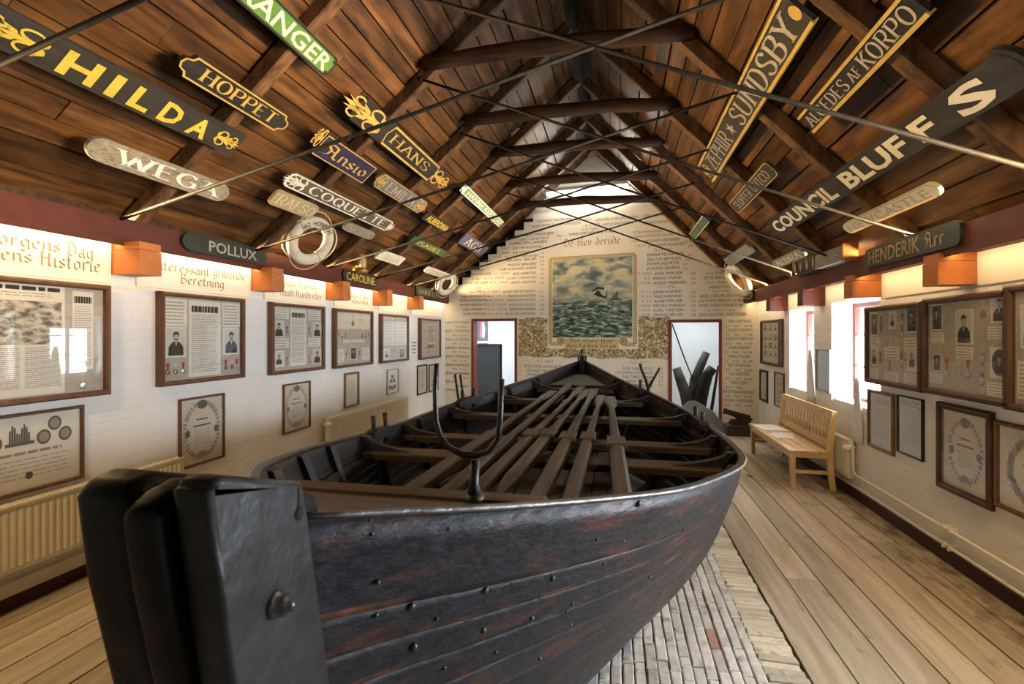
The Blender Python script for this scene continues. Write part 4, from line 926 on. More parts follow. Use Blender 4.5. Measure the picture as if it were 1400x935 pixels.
s = sign('L', [(486, 131), (613, 228), (594, 254), (468, 157)], 'black carved board with gold scrolls at both ends and gold letters HANS', 'signblack', 'gold', [('HANS', .345, .79, .30, .74, 'lean')], 'point', None)
flourish(*s, [(.27, -.08, -.1, 1.1), (.86, 1.12, 0, 1)], 'gold')
o, fr, L, Wd = s; k = MB(fr)
ring(k, [(.31 * L, .03 * Wd), (.88 * L, .03 * Wd), (.9 * L, .5 * Wd), (.88 * L, .97 * Wd), (.31 * L, .97 * Wd), (.29 * L, .5 * Wd)], [(.315 * L, .12 * Wd), (.875 * L, .12 * Wd), (.893 * L, .5 * Wd), (.875 * L, .88 * Wd), (.315 * L, .88 * Wd), (.297 * L, .5 * Wd)], .032); k.obj('border', M['gold'], o)
s = sign('L', [(446, 182), (513, 226), (493, 249), (424, 206)], 'dark blue board with gold black-letter name Ansio and gold edges', 'signblue', 'gold', [('Ansio', .10, .92, .24, .80, 'nib')], 'rect', 'gold', .012)
flourish(*s, [(-.01, -.16, .2, 1.25)], 'gold')
s = sign('L', [(522, 233), (586, 278), (570, 290), (504, 249)], 'faded slate board with gold scroll ends and worn letters EMILIA', 'signslate', 'silverletter', [('EMILIA', .2, .76, .2, .8)], 'point', 'gold', .010)
flourish(*s, [(.17, -.02, 0, 1), (.78, 1.02, 0, 1)], 'gold')
s = sign('L', [(392, 231), (541, 302), (524, 314), (384, 249)], 'long olive board with white edge, white carved ends and white letters COQUETTE', 'signolive', 'whitepaint', [('COQUETTE.', .17, .95, .22, .80)], 'point', 'whitepaint', .014)
flourish(*s, [(.15, -.02, -.12, 1.12), (.955, 1.03, 0, 1)], 'whitepaint')
sign('L', [(376, 258), (437.6, 280), (423, 296), (363, 277)], 'small tan board with pale letters RAFSO above the lifebuoy', 'signtan', 'palepaint', [('RAFSO', .1, .95, .18, .85, 'lean')], 'soft', None)
sign('L', [(474, 301), (511, 317), (505, 328), (467, 310)], 'small carved grey-brown board with worn letters NORA right of the lifebuoy', 'signgreyold', 'silverletter', [('NORA', .14, .86, .2, .8)], 'round', 'silverletter', .010)
sign('L', [(583, 286), (615.5, 309), (606, 316), (575, 298)], 'black board with narrow yellow letters ALBERDINA', 'signblack', 'yellow', [('ALBERDINA', .12, .97, .15, .85, 'bold')], 'rect', None)
sign('L', [(565, 322), (613, 344), (602, 349), (557, 330)], 'dark olive board with yellow letters ISABEL', 'signdarkgreen', 'yellow', [('ISABEL.', .14, .88, .22, .80)], 'rect', None)
s = sign('L', [(637, 253), (688, 301), (681, 309), (629, 262)], 'pale green board with white border and pointed white end lettered HANNA KJØSTORP', 'signpalegreen', 'whitepaint', [('HANNA KJØSTORP', .07, .97, .22, .8, 'sans')], 'rect', 'whitepaint', .016)
flourish(*s, [(.03, -.06, -.15, 1.15)], 'whitepaint')
sign('L', [(637, 318), (667.6, 337), (657, 349), (623.5, 330.5)], 'purple board with pale letters AGIL', 'signpurple', 'palepaint', [('AGIL', .16, .88, .18, .82, 'lean')], 'soft', None)
sign('L', [(522, 340), (552.6, 352), (544.6, 361), (510, 352)], 'small white board with faint letters SELLA above the CAROLINE board', 'signwhite', 'silverletter', [('SELLA', .2, .85, .25, .75, 'lean')], 'rect', None)
sign('L', [(582, 364), (619.5, 374.6), (615.5, 381), (577, 372)], 'cream board with ochre letters QUMARIA low beside the painted gable wall', 'signwhite', 'gold', [('QUMARIA', .12, .9, .22, .8, 'lean')], 'round', None)
s = sign('R', [(961, 235), (1060, -14), (1114, 8), (983, 246)], 'long dark board with gold edges lettered ZEPHIR star SUNDSBY', 'signcharcoal', 'silverletter', [('ZEPHIR', .11, .385, .17, .86), ('SUNDSBY', .495, .955, .14, .88)], 'rect', None, edge='gold')
o, fr, L, Wd = s; k = MB(fr)
k.poly([(.437 * L + r * math.cos(t), .5 * Wd + r * math.sin(t), .0325) for i, t in enumerate(np.linspace(0, 2 * math.pi, 10, endpoint=False)) for r in ((.075,) if i % 2 == 0 else (.03,))]); k.obj('star', M['silverletter'], o)
flourish(*s, [(.085, .0, .05, .95)], 'gold'); k = MB(fr); k.ell(.985 * L, .5 * Wd, .05, .05, .0325); k.obj('roundel', M['gold'], o)
sign('R', [(1098, 160), (1240, -18), (1278.5, 8), (1117.5, 176)], 'dark board with a gold edge and grey letters ALGEDES AF KORPO', 'signblack', 'silverletter', [('ALGEDES', .03, .46, .18, .78), ('AF', .495, .58, .22, .66), ('KORPO', .61, .965, .15, .85)], 'rect', None, edge='gold')
s = sign('R', [(1053, 309), (1352, 58), (1410, 98), (1075, 322)], 'longest dark board with big cream letters COUNCIL BLUFFS, upper right', 'signcharcoal', 'palepaint', [('COUNCIL', .02, .46, .17, .83, 'heavy'), ('BLUF', .512, .755, .17, .83, 'heavy'), ('F', .785, .835, .17, .83, 'heavy'), ('S', .885, .96, .15, .85, 'heavy')], 'rect', None)
o, fr, L, Wd = s; k = MB(fr); k.prism([(L + .10 * math.sin(t) - .02, Wd * .5 - Wd * .62 * math.cos(t)) for t in np.linspace(0, math.pi, 12)], 0, .03); k.ell(L + .0, Wd * .5, .05, .09, .034); k.obj('carved_end', M['signcharcoal'], o)
sign('R', [(1001, 277), (1044, 219), (1069, 229), (1014, 292)], 'short dark board with gilt outline and worn gilt letters SLOPPER UNTCO', 'signcharcoal', 'silverletter', [('SLOPPER', .08, .5, .2, .8), ('UNTCO', .55, .9, .2, .8)], 'soft', 'gold', .010)
sign('R', [(1153, 306), (1275, 244.6), (1296.5, 259), (1166.7, 318.5)], 'white board with rounded ends and blue-grey letters NEWCASTLE', 'signwhite', 'fadedletter', [('NEWCASTLE', .05, .93, .18, .82, 'bold')], 'round', 'gold', .006)
sign('R', [(943, 318), (961, 296), (974.5, 299), (952, 325)], 'small plain green board with a pale edge beside the painted gable wall', 'signdarkgreen', 'palepaint', [], 'rect', 'palepaint', .010)
sign('R', [(989, 353), (1022, 333), (1034, 340), (1001, 364.6)], 'unlettered grey board low on the right slope above the far lifebuoy', 'signgrey', 'palepaint', [], 'point', None)
sign('R', [(1057, 356), (1091, 339), (1111, 346.5), (1063, 366)], 'small flaking white board lettered ALDRA above the right wall plate', 'signgreyold', 'whitepaint', [('ALDRA', .12, .9, .2, .8)], 'round', None)
# boards fixed upright on the wall plates
def platesign(wallx, pa, pb, z0, z1, ex, **k):
    a = onX(pa, wallx); b = onX(pb, wallx)
    fr = Fr((wallx, a[1], z0), ex, (0, 0, 1)); return sign('L', None, fr=(fr, abs(b[1] - a[1]), z1 - z0), grp='name boards fixed to the wall plates', **k)
platesign(XPL + .002, (245.5, 335), (361, 358), 2.405, 2.565, (0, 1, 0), label='dark green round-ended board lettered POLLUX on the left wall plate', board='signbottle', letter='silverletter', texts=[('POLLUX', .27, .86, .2, .78, 'bold')], kind='round')
platesign(XPL + .002, (466, 380), (514, 390), 2.40, 2.575, (0, 1, 0), label='black board with yellow letters CAROLINE on the left wall plate', board='signblack', letter='yellow', texts=[('CAROLINE.', .1, .93, .18, .8, 'sans')], kind='point')
platesign(XPL + .002, (567, 401), (600, 409), 2.40, 2.575, (0, 1, 0), label='dark green board with dull letters ANNELIE on the far left wall plate', board='signbottle', letter='silverletter', texts=[('ANNELIE', .1, .9, .25, .75, 'lean')], kind='soft')
platesign(XPR - .002, (1187, 362), (1319, 326), 2.285, 2.455, (0, -1, 0), label='dark green-black board with worn letters HENDERIK on the right wall plate', board='signbottle', letter='oliveletter', texts=[('HENDERIK', .06, .66, .18, .86, 'bold'), ('Arr', .70, .88, .2, .86, 'nib')], kind='soft')
platesign(XPR - .002, (1014, 411), (1032, 406), 2.25, 2.42, (0, -1, 0), label='tiny dark green board on the far end of the right wall plate', board='signbottle', letter='silverletter', texts=[], kind='rect')

# ------------------------------------------------------------------ lamps
M['tube'] = emis('fluorescent_tube', (1.0, .93, .80), TUBE)
M['warmtube'] = emis('warm_lamp_strip', WARM, 4.0)
mb = MB(BW); a, va = bu((748, 265)); b, vb = bu((860, 260)); vt = (va + vb) / 2
mb.cbox(a, b, vt + .045, vt + .12, .02, .10, .01)
lamp = tag(mb.obj('tube_lamp', M['white']), 'long fluorescent tube lamp glowing at the top of the gable wall', 'lamp')
k = MB(BW); k.tube([BW(a + .02, vt + .01, .075), BW(b - .02, vt + .01, .075)], .03, n=10); k.obj('tube', M['tube'], lamp)
area('tube_light', BW((a + b) / 2, vt - .04, .09), (-.1, -.8, -.75), b - a, .05, 22, (1, .93, .8), lamp, xdir=(1, 0, 0))
def striplamp(side, upper, label):
    mb = MB(); y0, y1 = 1.6, (10.4 if side == 'L' else 9.5)
    if not upper:
        if side == 'L': mb.box(XPL - .012, XPL - .001, y0, y1, ZL0 - .030, ZL0 + .0, 0)
        else: mb.box(XPR + .001, XPR + .012, y0, y1, ZR0 - .030, ZR0, 0)
    else:
        if side == 'L': mb.box(XPL - .115, XPL - .09, y0, y1, ZL1, ZL1 + .02, 0)
        else: mb.box(XPR + .09, XPR + .115, y0, y1, ZR1, ZR1 + .02, 0)
    o = tag(mb.obj('strip_lamp', M['beamred']), label, 'lamp', None)
    ym = (y0 + y1) / 2
    if side == 'L':
        if not upper: area('strip_light', (XPL - .045, ym, ZL0 - .006), (-.55, 0, -1), y1 - y0, .02, UNDER_L, WARM, o)
        else: area('strip_light', (XPL - .075, ym, ZL1 + .011), (1, 0, .25), y1 - y0, .014, OVER_L, WARM, o, spread=46)
    else:
        if not upper: area('strip_light', (XPR + .045, ym, ZR0 - .006), (.55, 0, -1), y1 - y0, .02, UNDER_R, WARM, o)
        else: area('strip_light', (XPR + .075, ym, ZR1 + .011), (-1, 0, .25), y1 - y0, .014, OVER_R, WARM, o, spread=46)
striplamp('L', False, 'thin red lamp batten under the edge of the left wall plate'); striplamp('R', False, 'thin red lamp batten under the edge of the right wall plate')
striplamp('L', True, 'lamp batten lying on top of the left wall plate'); striplamp('R', True, 'lamp batten lying on top of the right wall plate')
mb = MB(BW); mb.box(.9, 1.7, 2.40, 2.445, -1.5, -1.4); o = tag(mb.obj('ceiling_fill', M['white']), 'added unseen ceiling lamp brightening the room behind the left doorway', 'lamp'); area('ceiling_fill_light', BW(1.3, 2.38, -1.2), (0, 0, -1), .8, .4, BACKROOM, (.9, .96, 1), o)  # ceiling lamps added out of view to light the rooms beyond the doorways
mb = MB(BW); mb.box(4.7, 5.5, 2.40, 2.445, -1.0, -.9); o = tag(mb.obj('ceiling_fill', M['white']), 'added unseen ceiling lamp brightening the room behind the right doorway', 'lamp'); area('ceiling_fill_light', BW(5.0, 2.38, -.9), (0, .2, -1), .8, .4, BACKROOM, (.9, .96, 1), o)

for x, y, z, pw, lab in ((-2.95, 1.6, 2.75, PENDANT_FILL[0], 'added warm fill lamp, out of view over the left aisle beside the camera'), (1.85, 2.3, 2.75, PENDANT_FILL[1], 'added warm fill lamp, out of view over the right aisle beside the camera')):  # fill lamps added out of view to warm the floor and lower walls
    o = empty('pendant_fill', (x, y, z), lab, 'lamp'); k = MB(); k.lathe((x, y, z), (0, 0, 1), [(0, .17), (.02, .165), (.12, .06), (.15, .03), (.16, .0)], n=18); k.obj('lamp_shade', M['signdarkgreen'], o)
    k = MB(); k.tube([(x, y, z + .15), (x, y, roofz(x) + .1)], .006, n=6); k.obj('cord', M['iron'], o)
    area('pendant_fill_light', (x, y, z - .01), (0, .12, -1), .22, .22, pw, (1, .68, .32), o)

# ------------------------------------------------------------------ framed pictures and wall cases
def dashes(mb, u0, u1, v0, v1, n, w, m, rs, fill=.55, ragged=.15):
    """lines of print"""
    st = (v1 - v0) / n
    for i in range(n):
        v = v1 - (i + .5) * st; u = u0; e = u1 - rs.random() * ragged * (u1 - u0)
        while u < e:
            l = rs.uniform(.04, .16) * (u1 - u0); mb.poly([(u, v - st * fill / 2, w), (min(u + l, e), v - st * fill / 2, w), (min(u + l, e), v + st * fill / 2, w), (u, v + st * fill / 2, w)], m); u += l + .02 * (u1 - u0)
def portrait(fr, u, v, wd, ht, w, parent, oval=False, dark=False, rs=random):
    """a mounted photograph: card, ground, head and shoulders"""
    mb = MB(fr); W = w
    if oval: mb.box(u, u + wd, v, v + ht, w, w + .002, 0); mb.ell(u + wd / 2, v + ht / 2, wd * .40, ht * .44, w + .003, 2 if dark else 1)
    else: mb.box(u, u + wd, v, v + ht, w, w + .002, 0); mb.poly([(u + wd * .06, v + ht * .05, w + .003), (u + wd * .94, v + ht * .05, w + .003), (u + wd * .94, v + ht * .95, w + .003), (u + wd * .06, v + ht * .95, w + .003)], 2 if dark else 1)
    c = u + wd * .5; s = .74 if oval else 1
    y = lambda t: v + ht * (.5 + (t - .5) * s)
    x = lambda t: c + wd * t * s
    mb.poly([(x(a), y(b), w + .004) for a, b in ((-.36, .06), (.36, .06), (.34, .34), (.22, .46), (.09, .52), (-.09, .52), (-.22, .46), (-.34, .34))], 3)
    mb.ell(c, y(.66), wd * .125 * s, ht * .13 * s, w + .005, 4, 14)
    mb.poly([(x(a), y(b), w + .006) for a, b in ((-.15, .70), (-.13, .66), (-.09, .74), (.09, .74), (.13, .66), (.15, .70), (.13, .80), (.06, .84), (-.06, .84), (-.13, .80))], 3)
    mb.poly([(x(a), y(b), w + .0065) for a, b in ((-.08, .56), (.08, .56), (.09, .62), (.03, .60), (-.03, .60), (-.09, .62))], 3 if rs.random() < .6 else 4)
    mb.poly([(x(a), y(b), w + .0055) for a, b in ((-.04, .50), (.04, .50), (0, .36))], 0)
    return mb.obj('portrait_photo', [M['paper'], M['photobg'], M['photodark'], M['ink'], M['skin']], parent)
def medal(fr, u, v, s, w, parent, pale=False, dark=False):
    mb = MB(fr); mb.poly([(u - s * .32, v + s, w), (u - s * .1, v, w), (u + s * .1, v, w), (u + s * .32, v + s, w)], 0)
    o = fr(u, v - s * .35, w); mb.lathe(o, fr.n, [(0, s * .38), (.004, s * .38), (.005, s * .3), (.004, s * .12), (.006, .0)], 1, 12)
    return mb.obj('medal', [M['ribbonpale'] if pale else M['ribbon'], M['bronze'] if dark else M['silver']], parent)
def card(fr, u0, u1, v0, v1, w, parent, rs, n=6, m='paper', ink='print', head=False, name='caption_card'):
    mb = MB(fr); mb.box(u0, u1, v0, v1, w, w + .0015, 0)
    e = .08 * (u1 - u0); t = v1 - (v1 - v0) * (.18 if head else .06)
    dashes(mb, u0 + e, u1 - e, v0 + .05 * (v1 - v0), t, n, w + .002, 1, rs, .38)
    if head: dashes(mb, u0 + e, u1 - e, t, v1 - .04 * (v1 - v0), 1, w + .002, 2, rs, .6, .02)
    return mb.obj(name, [M[m], M[ink], M['ink']], parent)
def frame(fr, u0, u1, v0, v1, label, depth=.05, b=.03, fm='frame', back='linen', glass=True, grp=None, cat='picture frame', name='picture_frame', inner=None, bk=.006):
    root = empty(name, fr((u0 + u1) / 2, v0, 0), label, cat, grp)
    mb = MB(fr); c = b * .3
    outer = [(u0, v0), (u1, v0), (u1, v1), (u0, v1)]; inn = [(u0 + b, v0 + b), (u1 - b, v0 + b), (u1 - b, v1 - b), (u0 + b, v1 - b)]
    o2 = [(u0 + c, v0 + c), (u1 - c, v0 + c), (u1 - c, v1 - c), (u0 + c, v1 - c)]; i2 = [(u0 + b - c, v0 + b - c), (u1 - b + c, v0 + b - c), (u1 - b + c, v1 - b + c), (u0 + b - c, v1 - b + c)]
    rings = [(outer, .001), (outer, depth - c), (o2, depth), (i2, depth), (inn, depth - c), (inn, .004)]
    R = [[mb.pt(fr(*p, w)) for p in q] for q, w in rings]
    for a, bb in zip(R, R[1:]):
        for i in range(4): mb.face((a[i], a[(i + 1) % 4], bb[(i + 1) % 4], bb[i]), 0)
    mb.obj('frame', M[fm], root)
    if inner:
        k = MB(fr); g = b; q = .008
        for s in ((u0 + g, u1 - g, v0 + g, v0 + g + q), (u0 + g, u1 - g, v1 - g - q, v1 - g), (u0 + g, u0 + g + q, v0 + g, v1 - g), (u1 - g - q, u1 - g, v0 + g, v1 - g)): k.box(*s, .004, depth - c - .003)
        k.obj('gilt_slip', M[inner], root)
    k = MB(fr); k.box(u0 + b * .8, u1 - b * .8, v0 + b * .8, v1 - b * .8, .002, bk); k.obj('backing', M[back], root)
    if glass:
        k = MB(fr); k.box(u0 + b * .9, u1 - b * .9, v0 + b * .9, v1 - b * .9, depth - c - .006, depth - c - .003); k.obj('glass', M['glass'], root)
    return root
def rect_px(fr, X, quad, depth):
    P = [onX(p, X) for p in quad]; sg = fr.ex[1]
    u = [p[1] * sg for p in P]
    return (u[0] + u[3]) / 2, (u[1] + u[2]) / 2, (P[2][2] + P[3][2]) / 2, (P[0][2] + P[1][2]) / 2
rs = random.Random(77); W = .035
GC = 'wooden wall cases with portraits and medals'
def case_left(quad, label, rect=None): 
    r = rect or rect_px(LW, XL + .07, quad, .07); return frame(LW, *r, label, .072, .038, 'frame', 'linen', grp=GC, cat='wall case', name='wall_case', bk=.034), r
# big case, far left
c, (u0, u1, v0, v1) = case_left(None, 'large walnut wall case cut off by the left edge with an engraved sea print', (1.75, 3.02, 1.262, 2.055))
U = lambda t: u0 + (u1 - u0) * t; V = lambda t: v0 + (v1 - v0) * t
sx = LW
mb = MB(LW); a_, b_ = 2.33, 2.72
mb.box(a_ - .35, b_, V(.06), V(.955), W, W + .002, 0); dashes(mb, a_ - .32, b_ - .02, V(.90), V(.94), 1, W + .003, 2, rs, .8, .02); dashes(mb, a_ - .25, b_ - .06, V(.85), V(.89), 2, W + .003, 1, rs, .3, .1)
mb.poly([(a_ - .33, V(.47), W + .003), (b_ - .02, V(.47), W + .003), (b_ - .02, V(.82), W + .003), (a_ - .33, V(.82), W + .003)], 3)
for q0, q1 in ((a_ - .32, a_ - .09), (a_ - .07, a_ + .13), (a_ + .155, b_ - .02)): dashes(mb, q0, q1, V(.12), V(.45), 22, W + .003, 1, rs, .42, .03)
M['engraving'] = mat('sea_engraving', (.12, .11, .095), .8, (.66, .61, .50), 5, (1, 3, 6), lo=.38, hi=.6)
mb.obj('engraved_sheet', [M['paper'], M['print'], M['ink'], M['engraving']], c)
card(LW, 2.77, 2.91, V(.24), V(.93), W, c, rs, 26, head=True, name='printed_sheet'); medal(LW, 2.84, V(.13), .06, W, c, True)
# second case
c, (u0, u1, v0, v1) = case_left([(222, 397), (337, 409), (336, 517), (222, 528)], 'walnut wall case with two engraved heads of seamen beside a long printed sheet')
for a, b in ((.05, .29), (.71, .95)): card(LW, U(a), U(b), V(.64), V(.93), W, c, rs, 7)
card(LW, U(.31), U(.69), V(.07), V(.93), W, c, rs, 30, head=True, name='printed_sheet')
for a, b, d in ((.06, .28, False), (.72, .94, False)): portrait(LW, U(a), V(.30), (b - a) * (u1 - u0), .33 * (v1 - v0), W, c, False, d, rs)
for t, p in ((.09, 0), (.17, 1), (.25, 0), (.76, 0), (.84, 1), (.91, 0)): medal(LW, U(t), V(.17), .055, W, c, bool(p), rs.random() < .4)
# third
c, (u0, u1, v0, v1) = case_left([(373, 413), (446, 419), (445, 505), (373.6, 513)], 'walnut wall case with four small portraits around a printed sheet, third from the left')
card(LW, U(.34), U(.64), V(.10), V(.93), W, c, rs, 24, head=True, name='printed_sheet')
for a in (.06, .68): card(LW, U(a), U(a + .25), V(.78), V(.93), W, c, rs, 4); card(LW, U(a), U(a + .25), V(.37), V(.50), W, c, rs, 3)
for a, b, ov in ((.05, .52, False), (.77, .52, False), (.05, .10, True), (.77, .10, False)): portrait(LW, U(a), V(b), .18 * (u1 - u0), .23 * (v1 - v0), W, c, ov, False, rs)
for a, b in ((.28, .60), (.70, .60), (.28, .17), (.70, .17)): medal(LW, U(a), V(b), .055, W, c)
# fourth
c, (u0, u1, v0, v1) = case_left([(460, 421), (511.7, 426), (510.6, 499), (459.7, 503)], 'walnut wall case with a medal row above one small dark portrait')
k = MB(LW); k.box(U(.06), U(.94), V(.66), V(.93), W, W + .002, 0); k.box(U(.06), U(.94), V(.37), V(.64), W, W + .001, 1); k.box(U(.22), U(.78), V(.42), V(.48), W + .002, W + .003, 0); k.obj('mount', [M['paperaged'], M['linen']], c)
medal(LW, U(.46), V(.80), .10, W + .003, c, True, True)
for t in (.12, .19, .27, .62, .72, .82, .90): medal(LW, U(t), V(.54), .05, W + .003, c, rs.random() < .5, rs.random() < .5)
portrait(LW, U(.40), V(.12), .16 * (u1 - u0), .22 * (v1 - v0), W, c, False, True, rs)
card(LW, U(.06), U(.24), V(.10), V(.32), W, c, rs, 6); card(LW, U(.72), U(.92), V(.10), V(.32), W, c, rs, 6); medal(LW, U(.30), V(.2), .05, W, c); medal(LW, U(.64), V(.2), .05, W, c)
# fifth
c, (u0, u1, v0, v1) = case_left([(523, 428.5), (560, 432), (559.4, 493.5), (523, 496)], 'walnut wall case with four pale document sheets above two small photos, fifth from the left')
for a, b in ((.05, .48), (.52, .95)):
    card(LW, U(a), U(b), V(.60), V(.95), W, c, rs, 9, name='printed_sheet'); card(LW, U(a), U(b), V(.36), V(.58), W, c, rs, 5, name='printed_sheet')
portrait(LW, U(.10), V(.07), .2 * (u1 - u0), .22 * (v1 - v0), W, c, True, False, rs); portrait(LW, U(.66), V(.07), .2 * (u1 - u0), .2 * (v1 - v0), W, c, False, True, rs); medal(LW, U(.48), V(.18), .07, W, c)
# sixth
c, (u0, u1, v0, v1) = case_left([(576, 434), (604, 437.5), (603, 489), (576, 491.6)], 'walnut wall case with a tall printed picture, farthest on the left wall')
k = MB(LW); k.box(U(.36), U(.66), V(.28), V(.86), W, W + .002, 0); k.box(U(.38), U(.64), V(.40), V(.84), W + .002, W + .003, 1); k.box(U(.36), U(.66), V(.28), V(.35), W + .002, W + .003, 2); k.obj('print', [M['paperaged'], M['engraving'], M['ink']], c)
for a, b in ((.14, .6), (.85, .6), (.16, .14), (.4, .14), (.84, .14)): medal(LW, U(a), V(b), .06, W, c)
W = .007
# lower row on the left wall
def wreath(fr, u0, u1, v0, v1, w, parent, mat_='print', dense=40, arms=True, rs=rs):
    """engraved border of leaves round a diploma"""
    mb = MB(fr); W_, H_ = u1 - u0, v1 - v0; cu, cv = (u0 + u1) / 2, (v0 + v1) / 2
    for k in range(dense):
        t = 2 * math.pi * k / dense; a = cu + W_ * .40 * math.cos(t) * (1 + .08 * rs.random()); b = cv + H_ * .42 * math.sin(t) * (1 + .06 * rs.random()); r = W_ * .05
        curl(mb, spiral(a, b, r * 1.1, r * .3, t + rs.uniform(-1, 1), t + rs.choice((-1, 1)) * 5), .006, .002, w, 0)
        mb.poly([(a + r * math.cos(t + d) * q, b + r * math.sin(t + d) * q, w) for d, q in ((0, 1.7), (1.2, .5), (math.pi, 1.1), (-1.2, .5))], 0)
    if arms:
        for dx in (-1, 1): mb.ell(cu + dx * W_ * .36, cv - H_ * .02, W_ * .06, H_ * .06, w + .0006, 1, 12)
        mb.poly([(cu + a * W_, v1 - b * H_, w + .0006) for a, b in ((-.12, .04), (-.05, .02), (0, .0), (.05, .02), (.12, .04), (.10, .13), (0, .16), (-.10, .13))], 1)
        mb.poly([(cu + a * W_, v0 + b * H_, w + .0006) for a, b in ((-.14, .07), (.14, .07), (.10, .14), (0, .17), (-.10, .14))], 0)
    dashes(mb, cu - W_ * .22, cu + W_ * .22, cv + H_ * .06, cv + H_ * .10, 1, w, 1, rs, .7, .02); dashes(mb, cu - W_ * .14, cu + W_ * .14, cv + H_ * .16, cv + H_ * .2, 1, w, 1, rs, .7, .02)
    dashes(mb, cu - W_ * .2, cu + W_ * .2, cv - H_ * .24, cv + H_ * .02, 6, w, 0, rs, .22, .1)
    return mb.obj('engraving', [M[mat_], M['midprint']], parent)
GL = 'framed diplomas and photographs in the lower row of the left wall'
def low_left(quad, label, depth=.028, b=.018, fm='frame', back='paperaged'):
    r = rect_px(LW, XL + depth, quad, depth); return frame(LW, *r, label, depth, b, fm, back, grp=GL), r
c, (u0, u1, v0, v1) = (frame(LW, 1.75, 2.86, .695, 1.205, 'wide framed certificate with printed medals at the lower left edge, above the radiator', .03, .02, 'frame', 'paper', grp=GL), (1.75, 2.86, .695, 1.205))
mb = MB(LW)
for cu in (2.28, 2.68):
    for du, dv in ((0, .07), (-.065, -.01), (.065, -.01)): mb.ell(cu + du, 1.04 + dv, .042, .048, W, 1, 18); mb.ell(cu + du, 1.04 + dv, .030, .034, W + .0008, 2, 16)
for k in range(9): mb.box(2.42 + k * .013, 2.430 + k * .013, 1.02, 1.08 + .03 * math.sin(k * 1.3) + .02, W, W + .0008, 1)
mb.box(2.40, 2.56, 1.0, 1.02, W, W + .0008, 1); dashes(mb, 2.2, 2.75, .93, .965, 1, W, 0, rs, .5, .1); dashes(mb, 2.12, 2.80, .78, .92, 5, W, 0, rs, .16, .1); mb.ell(2.53, .80, .022, .025, W, 1, 14)
mb.obj('engraving', [M['print'], M['midprint'], M['print']], c)
for quad, label, kw in (([(244, 546), (308, 537.5), (309, 626), (250, 641)], 'walnut framed diploma with an engraved wreath, lower left wall under the second case', {}),
        ([(388.7, 525), (426, 521), (425, 584), (389, 594)], 'walnut framed diploma with a faint engraved border under the third case', {})):
    c, (u0, u1, v0, v1) = low_left(quad, label, **kw); wreath(LW, u0 + .03, u1 - .03, v0 + .03, v1 - .03, W, c, 'print')
c, (u0, u1, v0, v1) = low_left([(472.5, 510), (492, 508), (492, 553.6), (472.5, 558)], 'narrow bronze framed letter under the fourth case', .03, .028, 'framegold'); k = MB(LW); dashes(k, U(.22), U(.78), V(.25), V(.8), 12, W, 0, rs, .25); k.obj('writing', M['print'], c)
c, (u0, u1, v0, v1) = low_left([(530, 505), (545.7, 503.5), (545.5, 536), (530.5, 539.5)], 'small pale grey framed group portrait under the fifth case', .025, .016, 'framegrey', 'paper')
k = MB(LW)
for a, b, r in ((.5, .70, .13), (.36, .52, .12), (.62, .52, .12), (.3, .26, .13), (.5, .24, .13), (.7, .26, .13)): k.ell(U(a), V(b), r * (u1 - u0), r * .75 * (v1 - v0), W, 0, 10); k.ell(U(a), V(b + .05), r * .4 * (u1 - u0), r * .35 * (v1 - v0), W + .001, 1, 8)
k.obj('group_photo', [M['ink'], M['skin']], c)
for quad, label, fm in (([(571.6, 499), (585, 498), (585, 537), (571, 541)], 'black framed list of names, lower left wall near the far corner', 'frameblack'), ([(587.6, 498), (600, 497), (600, 533), (587, 536.5)], 'walnut framed list of names, partly hidden by the iron crutch', 'frame')):
    c, (u0, u1, v0, v1) = low_left(quad, label, .025, .03, fm); k = MB(LW); dashes(k, U(.2), U(.8), V(.14), V(.86), 9, W, 0, rs, .5); k.obj('writing', M['print'], c)
mb = MB(LW); a = onX((562, 464), XL); b = onX((570, 486), XL); mb.box(a[1], b[1], b[2], a[2], 0, .003, 0); dashes(mb, a[1] + .03, b[1] - .03, b[2] + .03, a[2] - .03, 4, .0035, 1, rs, .3); tag(mb.obj('text_card', [M['white'], M['ink']]), 'white printed card between the two farthest cases on the left wall', 'card')

# right wall
W = .053
GR = 'dark oak wall cases on the right wall'
def case_right(quad, label, rect=None, depth=.085): 
    r = rect or rect_px(RW, XR - depth, quad, depth); return frame(RW, *r, label, depth, .045, 'framedark', 'linen', grp=GR, cat='wall case', name='wall_case', bk=depth - .033), r
c, (u0, u1, v0, v1) = case_right([(1180.7, 420.4), (1257.3, 411.5), (1256, 535.7), (1179.6, 523)], 'dark wall case with five small portraits and medals, beside the nearer window')
for a, b, wd, ht, ov, dk in ((.09, .62, .15, .30, 0, 1), (.44, .70, .13, .22, 1, 0), (.74, .66, .17, .29, 0, 1), (.09, .24, .14, .24, 0, 0), (.75, .22, .16, .27, 1, 0)): portrait(RW, U(a), V(b), wd * (u1 - u0), ht * (v1 - v0), W, c, bool(ov), bool(dk), rs)
for a, b, d, e in ((.07, .26, .47, .60), (.36, .62, .33, .49), (.70, .93, .44, .60), (.07, .24, .06, .20), (.36, .60, .06, .18), (.70, .93, .06, .19)): card(RW, U(a), U(b), V(d), V(e), W, c, rs, 4)
for a, b in ((.29, .78), (.29, .64), (.36, .56), (.48, .54), (.58, .58), (.67, .80), (.67, .66), (.28, .33), (.66, .34), (.66, .24), (.45, .24)): medal(RW, U(a), V(b), .06, W, c, rs.random() < .4, rs.random() < .4)
c, (u0, u1, v0, v1) = case_right([(1259, 410), (1380.5, 393), (1378.8, 557), (1257.7, 537.4)], 'large dark wall case with a bearded officer in the middle and medals, right wall')
